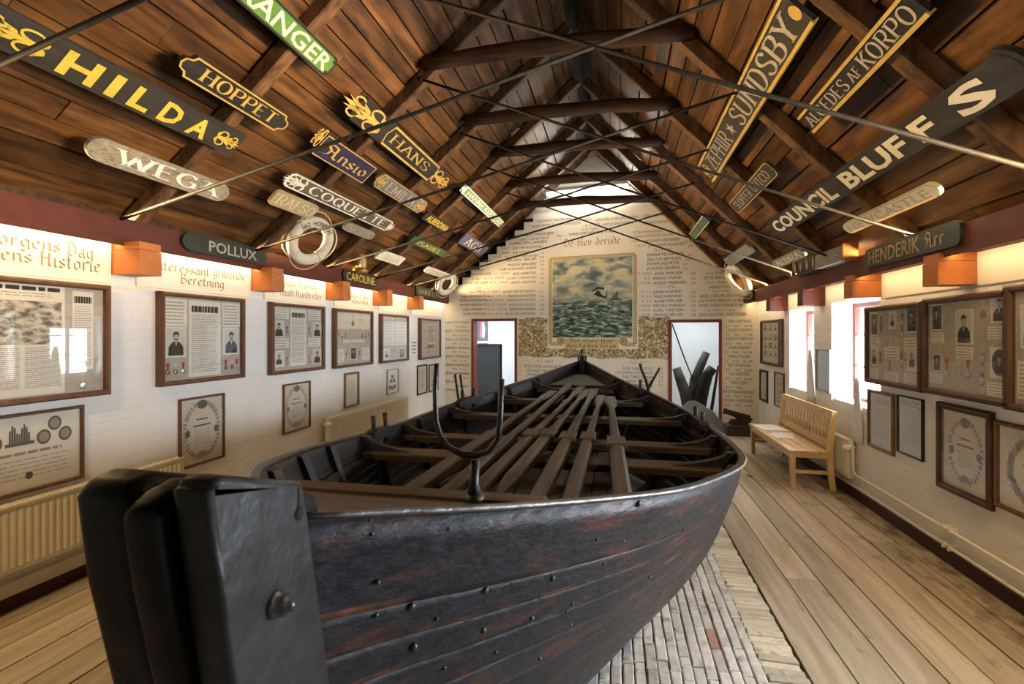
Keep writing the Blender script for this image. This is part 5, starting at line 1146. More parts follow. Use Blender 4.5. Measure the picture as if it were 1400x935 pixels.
for a, b, wd, ht, ov, dk in ((.10, .66, .14, .27, 0, 1), (.40, .52, .20, .34, 0, 0), (.78, .72, .17, .25, 0, 0), (.12, .24, .10, .18, 0, 1), (.77, .24, .19, .27, 1, 1)): portrait(RW, U(a), V(b), wd * (u1 - u0), ht * (v1 - v0), W, c, bool(ov), bool(dk), rs)
for a, b, d, e in ((.09, .26, .53, .64), (.40, .60, .38, .50), (.75, .95, .58, .69), (.07, .24, .12, .22), (.74, .95, .08, .20)): card(RW, U(a), U(b), V(d), V(e), W, c, rs, 4)
for a, b, pl in ((.28, .80, 1), (.70, .84, 1), (.24, .30, 1), (.29, .27, 0), (.44, .30, 1), (.54, .29, 0), (.69, .44, 1), (.69, .34, 0), (.69, .24, 0), (.69, .15, 0)): medal(RW, U(a), V(b), .075, W, c, bool(pl), rs.random() < .3)
c, (u0, u1, v0, v1) = case_right(None, 'dark wall case cut off by the right edge of the photo', (-3.70, -2.6, 1.235, 2.0)); portrait(RW, U(.1), V(.5), .18, .26, W, c, False, False, rs); card(RW, U(.08), U(.3), V(.1), V(.4), W, c, rs, 8)
W = .038
c, (u0, u1, v0, v1) = case_right([(1037, 439), (1062.6, 435.8), (1066.7, 501.5), (1040.4, 498)], 'small dark wall case with rows of tiny photos by the far right corner', depth=.07)
k = MB(RW); k.box(U(.12), U(.88), V(.06), V(.94), W, W + .001, 0); k.obj('mount', M['paperaged'], c)
for i in range(4):
    for j in range(3): portrait(RW, U(.16 + j * .26), V(.66 - i * .17 + (.05 if i else .1)), .15 * (u1 - u0), .14 * (v1 - v0), W + .002, c, False, (i + j) % 3 == 0, rs)
W = .007
GRL = 'framed pictures in the lower row of the right wall'
def low_right(quad, label, depth=.028, b=.018, fm='frame', back='paperaged', inner=None, rect=None):
    r = rect or rect_px(RW, XR - depth, quad, depth); return frame(RW, *r, label, depth, b, fm, back, grp=GRL, inner=inner), r
for quad, label, fm, b in (([(1038.3, 505), (1049.6, 506.6), (1047, 550.4), (1037, 547)], 'small black framed list of names under the far right corner case', 'frameblack', .045), ([(1058.9, 508), (1071.9, 510.7), (1069.5, 558.6), (1056.5, 554.5)], 'thin framed list of names above the far end of the bench', 'frame', .02)):
    c, (u0, u1, v0, v1) = low_right(quad, label, .025, b, fm); k = MB(RW); dashes(k, U(.2), U(.8), V(.14), V(.86), 9, W, 0, rs, .5); k.obj('writing', M['print'], c)
c, (u0, u1, v0, v1) = low_right([(1114.6, 477.5), (1134, 477), (1132.8, 536.4), (1114, 533)], 'thin grey framed letter on the pier between the two windows', .03, .018, 'framegrey', 'paperblue'); k = MB(RW); dashes(k, U(.2), U(.8), V(.3), V(.85), 10, W, 0, rs, .25); k.obj('writing', M['print'], c)
c, (u0, u1, v0, v1) = low_right([(1186.5, 533), (1222.4, 537.4), (1216.3, 621.2), (1182.4, 609)], 'brown framed blue-printed document under the case beside the window', .03, .030, 'framegold', 'paperblue'); k = MB(RW); dashes(k, U(.22), U(.82), V(.78), V(.88), 3, W, 0, rs, .5); dashes(k, U(.25), U(.78), V(.2), V(.72), 16, W, 0, rs, .22); k.obj('writing', M['print'], c)
c, (u0, u1, v0, v1) = low_right([(1226.9, 540), (1262.4, 546), (1257.3, 630.8), (1223.4, 616)], 'thin black framed typed document, second in the lower row right of the window', .025, .013, 'frameblack', 'paperblue'); k = MB(RW); dashes(k, U(.12), U(.88), V(.82), V(.93), 3, W, 0, rs, .45); dashes(k, U(.2), U(.85), V(.2), V(.76), 18, W, 0, rs, .22); k.obj('writing', M['print'], c)
M['blueprint'] = mat('blue_engraving', (.26, .31, .44), .8)
c, (u0, u1, v0, v1) = low_right([(1281.3, 550), (1357.6, 563), (1345.6, 694), (1274.8, 664.7)], 'large dark gilt framed diploma with a blue engraved wreath, lower right wall', .04, .042, 'framedark', 'paperaged', 'framegold'); wreath(RW, u0 + .09, u1 - .09, v0 + .08, v1 - .08, W, c, 'blueprint', 34)
c, (u0, u1, v0, v1) = low_right(None, 'walnut framed dark patterned diploma cut off by the right edge of the photo', .03, .028, 'frame', 'paperaged', rect=(-3.86, -3.2, .585, 1.145)); wreath(RW, u0 + .08, u1 - .08, v0 + .06, v1 - .06, W, c, 'print', 60, False)

# ------------------------------------------------------------------ the rescue boat
X0 = -.53
GT = np.array([(.70, .035, 1.415), (.85, .15, 1.378), (1.0, .28, 1.342), (1.3, .53, 1.282), (1.6, .73, 1.226), (2.0, .91, 1.162), (2.4, 1.062, 1.100), (2.8, 1.176, 1.042), (3.2, 1.256, .991), (3.6, 1.30, .953), (4.0, 1.315, .932), (4.4, 1.31, .922), (4.8, 1.285, .928), (5.2, 1.205, .951), (5.6, 1.085, .980), (6.0, .915, 1.028), (6.4, .725, 1.078), (6.8, .545, 1.125), (7.2, .365, 1.185), (7.6, .195, 1.238), (8.0, .035, 1.285)])
def gun(Y):
    a = GT[:, 0]; i = int(np.clip(np.searchsorted(a, Y) - 1, 0, len(a) - 2))
    h = a[i + 1] - a[i]; t = (Y - a[i]) / h; r = []
    for c in (1, 2):
        y = GT[:, c]; m0 = (y[i + 1] - y[max(i - 1, 0)]) / (a[i + 1] - a[max(i - 1, 0)]); j = min(i + 2, len(a) - 1); m1 = (y[j] - y[i]) / (a[j] - a[i])
        r.append((2 * t ** 3 - 3 * t * t + 1) * y[i] + (t ** 3 - 2 * t * t + t) * h * m0 + (-2 * t ** 3 + 3 * t * t) * y[i + 1] + (t ** 3 - t * t) * h * m1)
    return r
ZK = .07
def dst(z): return float(np.interp(z, (.07, .2, .5, .9, 1.15, 1.42), (.95, .60, .30, .13, .055, 0)))
def dbo(z): return float(np.interp(z, (.07, .2, .5, .9, 1.15, 1.30), (1.1, .72, .38, .16, .06, 0)))
def hp(Yg, t, side, off=0.0):
    """a point of the hull at gunwale station Yg and height fraction t"""
    s = (Yg - .70) / 7.3; w_, zg = gun(Yg); x = abs(2 * s - 1); p = .10 + .9 * x ** 2.3
    z = ZK + (zg - ZK) * t; hw = .035 + max(w_ - .035, 0) * (max(t, 0) ** p if t > 0 else 0)
    Y = Yg + dst(z) * (1 - s) ** 4 - dbo(z) * s ** 4
    return np.array((X0 + side * (hw + off), Y, z))
def hin(Y, z, side, off=-.03):
    """inner half-breadth point at world Y (approximately) and height z"""
    w_, zg = gun(Y); return hp(Y, (z - ZK) / (zg - ZK), side, off)
boat = empty('rescue_boat', (X0, 4.3, 0), 'large black clinker-built wooden rescue boat filling the middle of the hall', 'boat')
TL = [0, .13, .25, .36, .46, .55, .63, .695, .755, .81, .865, 1.0]
ST = np.r_[np.linspace(.70, 1.6, 12), np.linspace(1.75, 7.0, 40), np.linspace(7.15, 8.0, 8)]
for side in (1, -1):
    for j in range(len(TL) - 1):
        a, b = TL[j], TL[j + 1]; mb = MB(); g = []
        n = 5
        rv = random.random()
        def row(Yg, inner):
            e = []
            for k in range(n):
                q_ = (0, .028, .3, .65, 1)[k]; t = a + (b - a) * q_; o = .013 * (1 - q_) + .001
                fade = min(1, (Yg - .70) / .25, (8.0 - Yg) / .25)
                e.append(hp(Yg, t - (.006 if k == 0 else 0), side, (o if not inner else o - .020) * max(fade, 0.15)))
            return e
        I = []
        for Yg in ST:
            r = row(Yg, False) + row(Yg, True)[::-1]; I.append([mb.pt(p) for p in r])
        m2 = len(I[0])
        for p, q in zip(I, I[1:]):
            for k in range(m2):
                l = (k + 1) % m2; f = (p[k], q[k], q[l], p[l]) if side == 1 else (p[l], q[l], q[k], p[k])
                mb.face(f, 2 if k == 0 and j > 0 else 0 if k < n - 1 else 1, rv, k < n - 1 or (n <= k < m2 - 1))
        mb.obj('strake', [M['hull'], M['hullin'], M['seam']], boat)
# keel, stem and the timbers of the stern
mb = MB()
rk = []
for Y, z in [(1.62, .03), (2.2, .012), (4.3, .012), (6.5, .012), (6.95, .03)]: rk.append([np.array((X0 + a, Y, z + b)) for a, b in ((-.04, 0), (.04, 0), (.04, .09), (-.04, .09))])
mb.loft(rk, smooth=False); mb.obj('keel', M['hull'], boat)
mb = MB(); r_ = []
for z in (.03, .07, .2, .5, .9, 1.15, 1.30, 1.36):
    y = 8.0 - dbo(min(z, 1.3)); r_.append([np.array((X0 + a, y + b, z)) for a, b in ((-.032, -.10), (.032, -.10), (.032, .045), (-.032, .045))])
mb.loft(r_, smooth=False); mb.obj('stem', M['post'], boat)
def ypost(z): return .70 + dst(z)
def slab(x0, x1, ya, yb, ztop, r=.03, mat_='post', name='stern_timber', zb=.35, rs_=.012):
    """upright timber whose fore-and-aft edges follow the raked sternpost, its top sloping up towards the stern"""
    zt = lambda y: ztop + .27 * (.674 - y); ya0 = .69 + ya; yb0 = .69 + yb
    prof = [(ypost(z) + yb, z) for z in (zb, .6, .85, 1.0, 1.15, 1.3)] + [(yb0 + .004, zt(yb0) - .03), (yb0 - .008, zt(yb0)), (yb0 - .06, zt(yb0 - .06) + .003)]
    prof += [(ya0 + r * 1.2, zt(ya0) + .002)] + [(ya0 + r - r * math.sin(t), zt(ya0) - r * .75 + r * .75 * math.cos(t)) for t in np.linspace(.35, 1.5, 4)] + [(ypost(z) + ya, z) for z in (1.4, 1.3, 1.15, 1.0, .85, .6, zb)]
    random.seed(int(abs(x0) * 1000)); jit = [(random.uniform(-.003, .003), random.uniform(-.002, .002)) for _ in prof]
    prof = [(p[0] + j[0], p[1] + j[1]) for p, j in zip(prof, jit)]
    P = np.array(prof); n = len(P); nrm = []
    for i in range(n):
        t = P[(i + 1) % n] - P[i - 1]; t /= np.linalg.norm(t) + 1e-9; nrm.append((-t[1], t[0]))
    nrm = np.array(nrm)
    mb = MB(); rings = []
    for x, ins in [(x0 + rs_ * (1 - math.sin(t)), rs_ * (1 - math.cos(t))) for t in np.linspace(math.pi / 2, 0, 6)] + [((x0 + x1) / 2, -.001)] + [(x1 - rs_ * (1 - math.sin(t)), rs_ * (1 - math.cos(t))) for t in np.linspace(0, math.pi / 2, 6)]:
        Q = P + nrm * ins; rings.append([np.array((x, q[0], q[1])) for q in Q])
    mb.loft(rings, smooth=True)
    return mb.obj(name, M[mat_], boat)
slab(-.642, -.556, -.205, .02, 1.478, .035, 'postshade', rs_=.02); slab(-.554, -.506, -.222, .10, 1.462, .05, 'postshade', rs_=.015); slab(-.504, -.452, -.200, -.016, 1.482, .018, rs_=.010)
for y, z, r in ((.605, 1.335, .017),):
    mb = MB(); mb.lathe((-.452, y, z), (1, 0, 0), [(-.004, r * 1.15), (.003, r * 1.15), (.003, r * .95), (.016, r * .95), (.0165, r * .55), (.026, r * .5), (.028, 0)], n=8); mb.obj('bolt', M['bolt'], boat)
mb = MB(); mb.lathe((-.4515, .655, 1.440), (1, 0, 0), [(-.002, .010), (.0005, .010), (.0006, .0)], n=12); mb.box(-.452, -.4512, .652, .657, 1.445, 1.478); mb.obj('bolt_hole', M['gap'], boat)
# gunwale: flat rail with a worn bright outer edge, and an inner plank
for side in (1, -1):
    mb = MB(); mb2 = MB(); R1 = []; P2 = []
    for Yg in ST:
        p = hp(Yg, 1.0, side); k = max(.25, min(1, (Yg - .70) / .3, (8.0 - Yg) / .3))
        R1.append([p + np.array((side * a * k, 0, b)) for a, b in ((.008, -.002), (.013, .0), (.010, .006), (-.020, .006), (-.024, .0), (-.022, -.025))])
        P2.append(p + np.array((side * .013 * k, 0, .001)))
    if side < 0: R1 = [r[::-1] for r in R1]
    mb.loft(R1, smooth=False); mb.obj('gunwale', M['rail'], boat)
    mb2.tube(P2, .0055, n=6); mb2.obj('worn_edge', M['edge'], boat)
    for t0, t1, o in ((.80, .845, -.045),):
        mb = MB(); R = []
        for Yg in np.linspace(1.15, 7.6, 40):
            zg = gun(Yg)[1]; R.append([hp(Yg, t, side, q) for t, q in ((t0, -.022), (t1, -.022), (t1, o), (t0, o))])
        if side < 0: R = [r[::-1] for r in R]
        mb.loft(R, smooth=False); mb.obj('riser', M['oldwood'], boat)
    # ribs
    for Yg in (1.55, 2.05, 2.6, 3.55, 4.45, 5.35, 6.2, 6.8):
        mb = MB(); R = []
        for t in np.linspace(.05, .99, 14):
            p = hp(Yg, t, side, -.02); q = hp(Yg, t, side, -.02 - (.055 - .02 * t)); R.append([p + np.array((0, -.022, 0)), p + np.array((0, .022, 0)), q + np.array((0, .022, 0)), q + np.array((0, -.022, 0))])
        mb.loft(R, smooth=False); mb.obj('rib', M['hullin'], boat)
# thwarts with knees
TH = [(3.2, .885), (4.02, .835), (5.02, .868), (5.85, .925), (6.55, .985)]
for Y, z in TH:
    a = max(hin(Y, z - .05, -1)[0], hin(Y + .2, z - .05, -1)[0]); b = min(hin(Y, z - .05, 1)[0], hin(Y + .2, z - .05, 1)[0]); mb = MB(); mb.cbox(a, b, Y, Y + .20, z - .045, z, .006); mb.obj('thwart', M['thwart'], boat)
    for side in (-1, 1):
        mb = MB(); zg = gun(Y)[1]; P = []
        for t in np.linspace(0, 1, 9):
            zz = z + (zg - .012 - z) * t; o = .03 + .30 * (1 - t) ** 2.2 + .03; x = hin(Y + .1, min(zz, zg - .012), side, -.02)[0]; P.append((x, x - side * o, zz))
        for w0, w1 in ((-.028, .028),):
            A = [np.array((p[0], Y + .10 + w0, p[2])) for p in P]; B = [np.array((p[1], Y + .10 + w0, p[2])) for p in P]; A2 = [p + np.array((0, w1 - w0, 0)) for p in A]; B2 = [p + np.array((0, w1 - w0, 0)) for p in B]
            R = [[A[k], B[k], B2[k], A2[k]] for k in range(len(P))]
            if side < 0: R = [r[::-1] for r in R]
            mb.loft(R, smooth=False)
        mb.obj('knee', M['hullin'], boat)
# bottom boards inside
mb = MB()
for k in range(-4, 5): mb.box(X0 + k * .13 - .06, X0 + k * .13 + .06, 3.0, 5.8, .30 + .012 * abs(k), .33 + .012 * abs(k), 0, random.random())
mb.obj('bottom_boards', M['oldwood'], boat)
# stern deck and its beam, bow deck
mb = MB(); P0 = []; P1 = []
for Y in np.linspace(.80, 1.20, 8): P0.append(hp(Y, .985, -1, -.03)); P1.append(hp(Y, .985, 1, -.03))
R = [[a, b, b + np.array((0, 0, -.03)), a + np.array((0, 0, -.03))] for a, b in zip(P0, P1)]; mb.loft(R, smooth=False); mb.obj('stern_deck', M['deck'], boat)
mb = MB(); a = hin(1.2, 1.27, -1)[0]; b = hin(1.2, 1.27, 1)[0]; mb.cbox(a + .05, b - .05, 1.185, 1.262, 1.24, 1.296, .008); mb.obj('deck_beam', M['deck'], boat)
mb = MB(); P0 = []; P1 = []
for Y in np.linspace(7.0, 7.85, 8): P0.append(hp(Y, .86, -1, -.03)); P1.append(hp(Y, .86, 1, -.03))
R = [[a, b, b + np.array((0, 0, -.03)), a + np.array((0, 0, -.03))] for a, b in zip(P0, P1)]; mb.loft(R, smooth=False); mb.obj('bow_deck', M['oldwood'], boat)
# bow fittings
mb = MB(); mb.lathe((X0, 7.93, 1.30), (0, 0, 1), [(0, .03), (.04, .03), (.05, .018), (.11, .016), (.13, .028), (.15, .022), (.16, 0)], n=12); mb.obj('bow_post', M['post'], boat)
for dx in (-.05, .06): mb = MB(); mb.box(X0 + dx - .012, X0 + dx + .012, 7.86, 7.92, 1.27, 1.37); mb.obj('fairlead_horn', M['post'], boat)
mb = MB(); mb.beam((X0 - .20, 7.80, 1.345), (X0 + .0, 7.92, 1.40), .035, .02); mb.obj('bow_cleat', M['driftwood'], boat)
# thole pins with the pads they stand in
def pad(Yg, side, ln=.42):
    mb = MB(); R = []
    for Y in np.linspace(Yg - ln / 2, Yg + ln / 2, 7):
        k = math.sin((Y - Yg + ln / 2) / ln * math.pi) ** .4 if 0 < (Y - Yg + ln / 2) / ln < 1 else .3
        p = hp(Y, 1.0, side); R.append([p + np.array((side * q, 0, b)) for q, b in ((.0, .006), (.0, .008 + .02 * k), (-.075, .008 + .02 * k), (-.075, -.05))])
    if side < 0: R = [r[::-1] for r in R]
    mb.loft(R, smooth=False); mb.obj('thole_pad', M['hullin'], boat)
def pin(Yg, side, h, tilt=0, r=.017):
    p = hp(Yg, 1.0, side, -.035); mb = MB(); mb.tube([p + np.array((0, 0, -.10)), p + np.array((tilt * .5, 0, h * .5)), p + np.array((tilt, .0, h))], [r * .9, r, r * 1.05], n=10); mb.obj('thole_pin', M['oldwood'], boat)
pad(3.62, -1); pin(3.50, -1, .125, -.012); pin(3.74, -1, .13, -.015)
pad(5.45, -1); pin(5.34, -1, .12); pin(5.56, -1, .12, 0, .02)
pad(4.75, 1); pin(4.66, 1, .10); pin(4.88, 1, .11)
pad(6.25, 1, .3); pin(6.16, 1, .12)
# rivets and bolts on the starboard side
PXR = [(571, 826, 7), (669, 808, 6), (758, 788, 5), (560, 887, 7), (655, 863, 5), (727, 845, 4.5), (877, 691, 6), (473, 693 + 42, 3), (619, 719, 3), (474, 704, 2.5), (812, 738, 3), (828, 771, 3), (674, 888, 4), (733, 899, 4), (610, 910, 4), (850, 741, 2.5), (935, 726, 3), (824, 811, 3.5), (888, 790, 3), (779, 824, 3.5), (779, 838, 3), (779, 853, 3), (911, 771, 3), (975, 744, 2.5), (1003, 668, 2.5), (962, 692, 2.5), (700, 796, 2.5), (860, 765, 2.5), (741, 820, 2.5), (600, 845, 3), (434, 796, 4), (446, 848, 4), (452, 884, 4)]
_hs = [(Yg, t, hp(Yg, t, 1, .008)) for Yg in np.linspace(.8, 4.2, 170) for t in np.linspace(.1, .99, 90)]
_pts = np.array([h[2] for h in _hs]); dpt = -_pts[:, 0] * SN + _pts[:, 1] * CS; _px = np.c_[700 + F * (_pts[:, 0] * CS + _pts[:, 1] * SN) / dpt, HY - F * (_pts[:, 2] - EYE) / dpt]
for x, y, r in PXR:
    i = int(((_px - (x, y)) ** 2).sum(1).argmin()); Yg, t, p = _hs[i]
    n = np.cross(hp(Yg + .03, t, 1) - hp(Yg - .03, t, 1), hp(Yg, min(t + .02, .999), 1) - hp(Yg, t - .02, 1)); n /= np.linalg.norm(n)
    if n[0] < 0: n = -n
    rr = r * dpt[i] / F * .85
    tt = [max(0, .013 * (b - t) / (b - a)) for a, b in zip(TL, TL[1:]) if a <= t < b]
    p = hp(Yg, t, 1, (tt[0] if tt else 0) + .001)
    mb = MB(); mb.lathe(p, n, [(-.004, rr), (rr * .25, rr), (rr * .6, rr * .7), (rr * .75, rr * .3), (rr * .78, 0)], n=10); mb.obj('rivet', M['bolt'], boat)

# iron crutches
cr = empty('iron_crutch', (-.345, 1.223, 1.29), 'tall forged iron U-shaped oar crutch standing on the stern deck beam', 'crutch')
C = lambda x, y, d=1.245: EYEP + ray(x, y) * d
mb = MB(); mb.tube([C(649, 684), C(648, 660), C(650, 628)], [.022, .0125, .0115], n=10); mb.lathe(C(649, 686), (0, 0, 1), [(0, .026), (.012, .024), (.024, .016)], n=12); mb.obj('shank', M['forged'], cr)
mb = MB(); mb.tube([C(597, 497, 1.26), C(595, 530, 1.26), C(596, 575, 1.26), C(602, 596, 1.255), C(614, 612, 1.25), C(632, 621, 1.245), C(650, 623, 1.24), C(668, 617, 1.235), C(681, 600, 1.23), C(684, 570, 1.225), C(686, 518, 1.22)], [.006, .0065, .007, .0072, .0076, .008, .0085, .008, .0076, .007, .0065], n=10); mb.obj('fork', M['forged'], cr)
g = hp(6.05, 1.0, 1); d = lambda x, y: onP((x, y), (0, 1, 0), 6.05)
cr = empty('iron_crutch', tuple(g), 'black forked crutch shaped like a Y on the far right gunwale', 'crutch')
mb = MB(); mb.tube([d(888, 541), d(886, 531), d(883, 519), d(877, 505), d(875, 497)], [.022, .020, .016, .015, .017], n=8); mb.tube([d(886, 531), d(893, 519), d(902, 503)], [.018, .015, .014], n=8); mb.obj('fork', M['darkdrift'], cr)
for xs, lab in (((628, 553, 625, 533, 622, 511), 'left of two thin dark upright pins on the far left gunwale'), ((635, 551, 632, 532, 629, 512), 'right of two thin dark upright pins on the far left gunwale')):
    Yp = 5.45; f_ = lambda x, y: onP((x, y), (0, 1, 0), Yp + .02); mb = MB(); mb.tube([f_(xs[0], xs[1]), f_(xs[2], xs[3]), f_(xs[4], xs[5])], [.014, .013, .012], n=7); tag(mb.obj('belaying_pin', M['darkdrift']), lab, 'pin')

# oars lying lengthwise over the thwarts
GO = 'oars laid along the boat'
def oplane(p, a=.862, b=.020):
    return onP(p, (0, -b, 1), a)
def oar(N, Pd, E, label, rad=.044, square=False, pad_=True, tip=False, dz=0.0):
    n, pd, e = (oplane(q) + np.array((0, 0, dz)) for q in (N, Pd, E)); n = n + (n - e) * (0 if tip else .07); ax = (e - n) / np.linalg.norm(e - n); L = float(np.linalg.norm(e - n)); x = np.cross(ax, (0, 0, 1)); x /= np.linalg.norm(x); y = np.cross(x, ax)
    tp = float((pd - n) @ ax) / L
    root = empty('oar', tuple(n), label, 'oar', GO)
    def ringat(t, rx, ry, k=12, sq=False):
        c = n + ax * (L * t)
        if sq:
            q = .42; pts = [(-1 + q, -1), (1 - q, -1), (1, -1 + q), (1, 1 - q), (1 - q, 1), (-1 + q, 1), (-1, 1 - q), (-1, -1 + q)]
            return [c + x * rx * a + y * ry * b for a, b in pts]
        return [c + x * rx * math.cos(a) + y * ry * math.sin(a) for a in np.linspace(0, 2 * math.pi, k, endpoint=False)]
    mb = MB(); r = rad * .88
    if square: mb.loft([ringat(t, rr, rr * .9, sq=True) for t, rr in ((0, r), (.2, r), (tp + .06, r), (tp + .065, r * .74), (.8, r * .7), (.86, r * .6))], smooth=False)
    else:
        sqr = lambda t, rr: ringat(t, rr, rr * .92, sq=True)
        prof = ([(-.015, .004), (.03, r * .62)] if tip else [(0, r * .97)]) + [(.08, r), (.3, r * 1.02), (tp, r * .98), (tp + .03, r * .86), (tp + .16, r * .70), (.78, r * .62)]
        mb.loft([sqr(t, rr) for t, rr in prof], smooth=False)
    mb.obj('loom', M['oar'], root)
    k = MB(); t0 = .775
    k.loft([ringat(t, a, b, sq=True) for t, a, b in ((t0, r * .62, r * .55), (.80, r * .78, r * .5), (.845, r * 1.05, r * .48), (.85, r * 1.35, r * .5), (.93, r * 1.38, r * .45), (.995, r * 1.25, r * .36), (1.0, r * 1.1, r * .28))], smooth=False); k.obj('blade' if False else 'grip', M['oar'], root)
    if pad_:
        k = MB(); hl = .105 / L
        c0 = n + ax * (L * tp)
        k.loft([[c0 + ax * (s_ * .105) + x * (a_ * r) + y * (b_ * r) for a_, b_ in ((-w_, .45), (w_, .45), (w_, .98), (w_ * .94, 1.10), (-w_ * .94, 1.10), (-w_, .98))] for s_, w_ in ((-1, 1.38), (-.97, 1.45), (.97, 1.36), (1, 1.30))], smooth=False); k.obj('wear_pad', M['oarpad'], root)
oar((537, 692), (640, 605), (757, 535), 'leftmost squared spar among the oars, thick near end beside the iron crutch', .052, True, False)
oar((600, 690), (676, 620), (781, 525), 'long round oar just right of the squared spar, running behind the iron crutch', .045, pad_=False, dz=.012)
oar((640, 684), (716, 597), (796, 529), 'third oar from the left, its square pad behind the crutch fork', .046)
oar((678, 681), (740, 597), (803, 534), 'oar with a pointed splintered near end and a square pad, middle of the row', .048, tip=True)
oar((733, 686), (772, 602), (813, 532), 'oar with a split near end, right of the pointed one', .048)
oar((780, 685), (800, 602), (822, 541), 'second oar from the right, slim with a square pad', .044)
oar((851, 679), (845, 611), (834, 543), 'rightmost oar, broad and flat with a square pad', .052)
oar((560, 700), (690, 596), (770, 537), 'thin pale oar lying low between the squared spar and the round one', .026, pad_=False, dz=-.03)

# ------------------------------------------------------------------ bench with papers
bn = empty('wooden_bench', (2.12, 6.9, 0), 'varnished pine bench with slatted back along the right wall', 'bench')
def part(name, m, f, parent):
    mb = MB(); f(mb); return mb.obj(name, M[m], parent)
by0, by1, bx0, bx1 = 6.07, 7.78, 1.875, 2.298
for y in (by0, by1 - .06):
    part('leg', 'pine', lambda b: b.loft([[np.array((bx0 + a, y + c, z)) for a, c in ((i, 0), (.055 - i * .2, 0), (.055 - i * .2, .055), (i, .055))] for z, i in ((0, .012), (.25, .004), (.40, 0))], smooth=False), bn)
    part('leg', 'pine', lambda b: b.loft([[np.array((bx1 - .055 + o, y, z)), np.array((bx1 + o, y, z)), np.array((bx1 + o, y + .05, z)), np.array((bx1 - .055 + o, y + .05, z))] for z, o in ((0, .035), (.22, .01), (.42, 0), (.62, .02), (.86, .05))], smooth=False), bn)
    part('stretcher', 'pine', lambda b: b.box(bx0 + .05, bx1 - .03, y + .012, y + .04, .17, .205), bn)
part('apron', 'pine', lambda b: b.cbox(bx0 + .008, bx0 + .032, by0 + .05, by1 - .05, .33, .40, .002), bn)
for y in (by0 + .01, by1 - .04): part('apron', 'pine', lambda b: b.cbox(bx0 + .03, bx1 - .02, y, y + .025, .345, .40, .002), bn)
for k in range(4):
    part('seat_slat', 'pine', lambda b: b.cbox(bx0 - .015 + k * .102, bx0 + .082 + k * .102, by0 - .01, by1 + .01, .40, .425, .004, rnd=random.random()), bn)
def brail(b, z0, z1, t=.03):
    o = lambda z: float(np.interp(z, (.42, .62, .86), (0, .02, .05))); b.loft([[np.array((bx1 - .045 + o(z), by0 + .03, z)), np.array((bx1 - .045 + t + o(z), by0 + .03, z)), np.array((bx1 - .045 + t + o(z), by1 - .03, z)), np.array((bx1 - .045 + o(z), by1 - .03, z))] for z in (z0, z1)], smooth=False)
part('back_rail', 'pine', lambda b: brail(b, .775, .862), bn); part('back_rail', 'pine', lambda b: brail(b, .46, .53), bn)
for i in range(15):
    y = by0 + .14 + i * (by1 - by0 - .28) / 14
    part('spindle', 'pine', lambda b: b.beam((bx1 - .028, y, .52), (bx1 + .012, y, .79), .014, .022, up=(0, 1, 0)), bn)
GP = 'papers lying on the bench'
for i, (x, y, sx_, sy_, r, z, lab, m) in enumerate([(2.04, 7.42, .30, .42, .15, .4255, 'white open booklet lying flat on the far end of the bench', 'white'), (2.06, 6.98, .25, .32, -.25, .4255, 'white sheet on the bench beside the booklet', 'paper'), (2.02, 6.86, .21, .297, .1, .4285, 'nearest loose white sheet on the bench', 'white'), (1.97, 7.62, .15, .21, .5, .4265, 'small grey leaflet at the far front edge of the bench', 'slate')]):
    mb = MB(); c, s_ = math.cos(r), math.sin(r); P = [(x + a * c - b * s_, y + a * s_ + b * c) for a, b in ((-sx_ / 2, -sy_ / 2), (sx_ / 2, -sy_ / 2), (sx_ / 2, sy_ / 2), (-sx_ / 2, sy_ / 2))]
    mb.prism(P, z, z + (.012 if i == 0 else .002)); tag(mb.obj('booklet' if i == 0 else 'paper_sheet', M[m]), lab, 'booklet' if i == 0 else 'paper', GP)

# ------------------------------------------------------------------ radiators and pipes
def radiator(fr, u0, u1, v0, v1, d0, d1, label, valve_u, ribs=True):
    r = empty('radiator', fr((u0 + u1) / 2, v0, (d0 + d1) / 2), label, 'radiator', 'white panel radiators along the walls')
    mb = MB(fr); pitch = .042; n = int((u1 - u0 - .03) / pitch); mb.box(u0, u1, v0, v1, d0, d1 - .014, 0)
    for i in range(n):
        a = u0 + .02 + i * pitch; mb.prism([(a, v0 + .03), (a + pitch * .8, v0 + .03), (a + pitch * .8, v1 - .03), (a, v1 - .03)], d1 - .014, d1 - .013)
        P = [[fr(a + x_, v, d1 - .014 + h) for x_, h in ((.003, 0), (.010, .010), (.024, .010), (.031, 0))] for v in (v0 + .03, v1 - .03)]
        R0 = [mb.pt(p) for p in P[0]]; R1 = [mb.pt(p) for p in P[1]]
        for k in range(3): mb.face((R0[k], R0[k + 1], R1[k + 1], R1[k]))
        mb.face(R1); mb.face(R0[::-1])
    mb.obj('panel', M['radiator'], r)
    mb = MB(fr); n = int((u1 - u0) / .03)
    mb.box(u0, u1, v1 - .004, v1 + .012, d1 - .02, d1 - .004); mb.box(u0, u1, v1 - .004, v1 + .012, d0, d0 + .012)
    for i in range(n): mb.box(u0 + i * .03, u0 + i * .03 + .010, v1 - .004, v1 + .010, d0, d1 - .006)
    mb.obj('top_grille', M['radiator'], r)
    if valve_u is not None:
        s_ = 1 if valve_u > u1 - .01 else -1; ue = u1 if s_ > 0 else u0; dm = (d0 + d1) / 2
        mb = MB(); mb.lathe(fr(ue, v1 - .06, dm), fr.ex * s_, [(0, .014), (.05, .014)], n=10); mb.lathe(fr(ue + s_ * .055, v1 - .06, dm - .02), fr.n, [(0, .020), (.03, .020), (.035, .027), (.10, .024), (.11, .012)], n=14); mb.obj('valve', M['pipe'], r)
    return r
radiator(RW, -7.95, -5.84, .205, .595, .025, .092, 'cream radiator on the right wall behind the bench', -5.8)
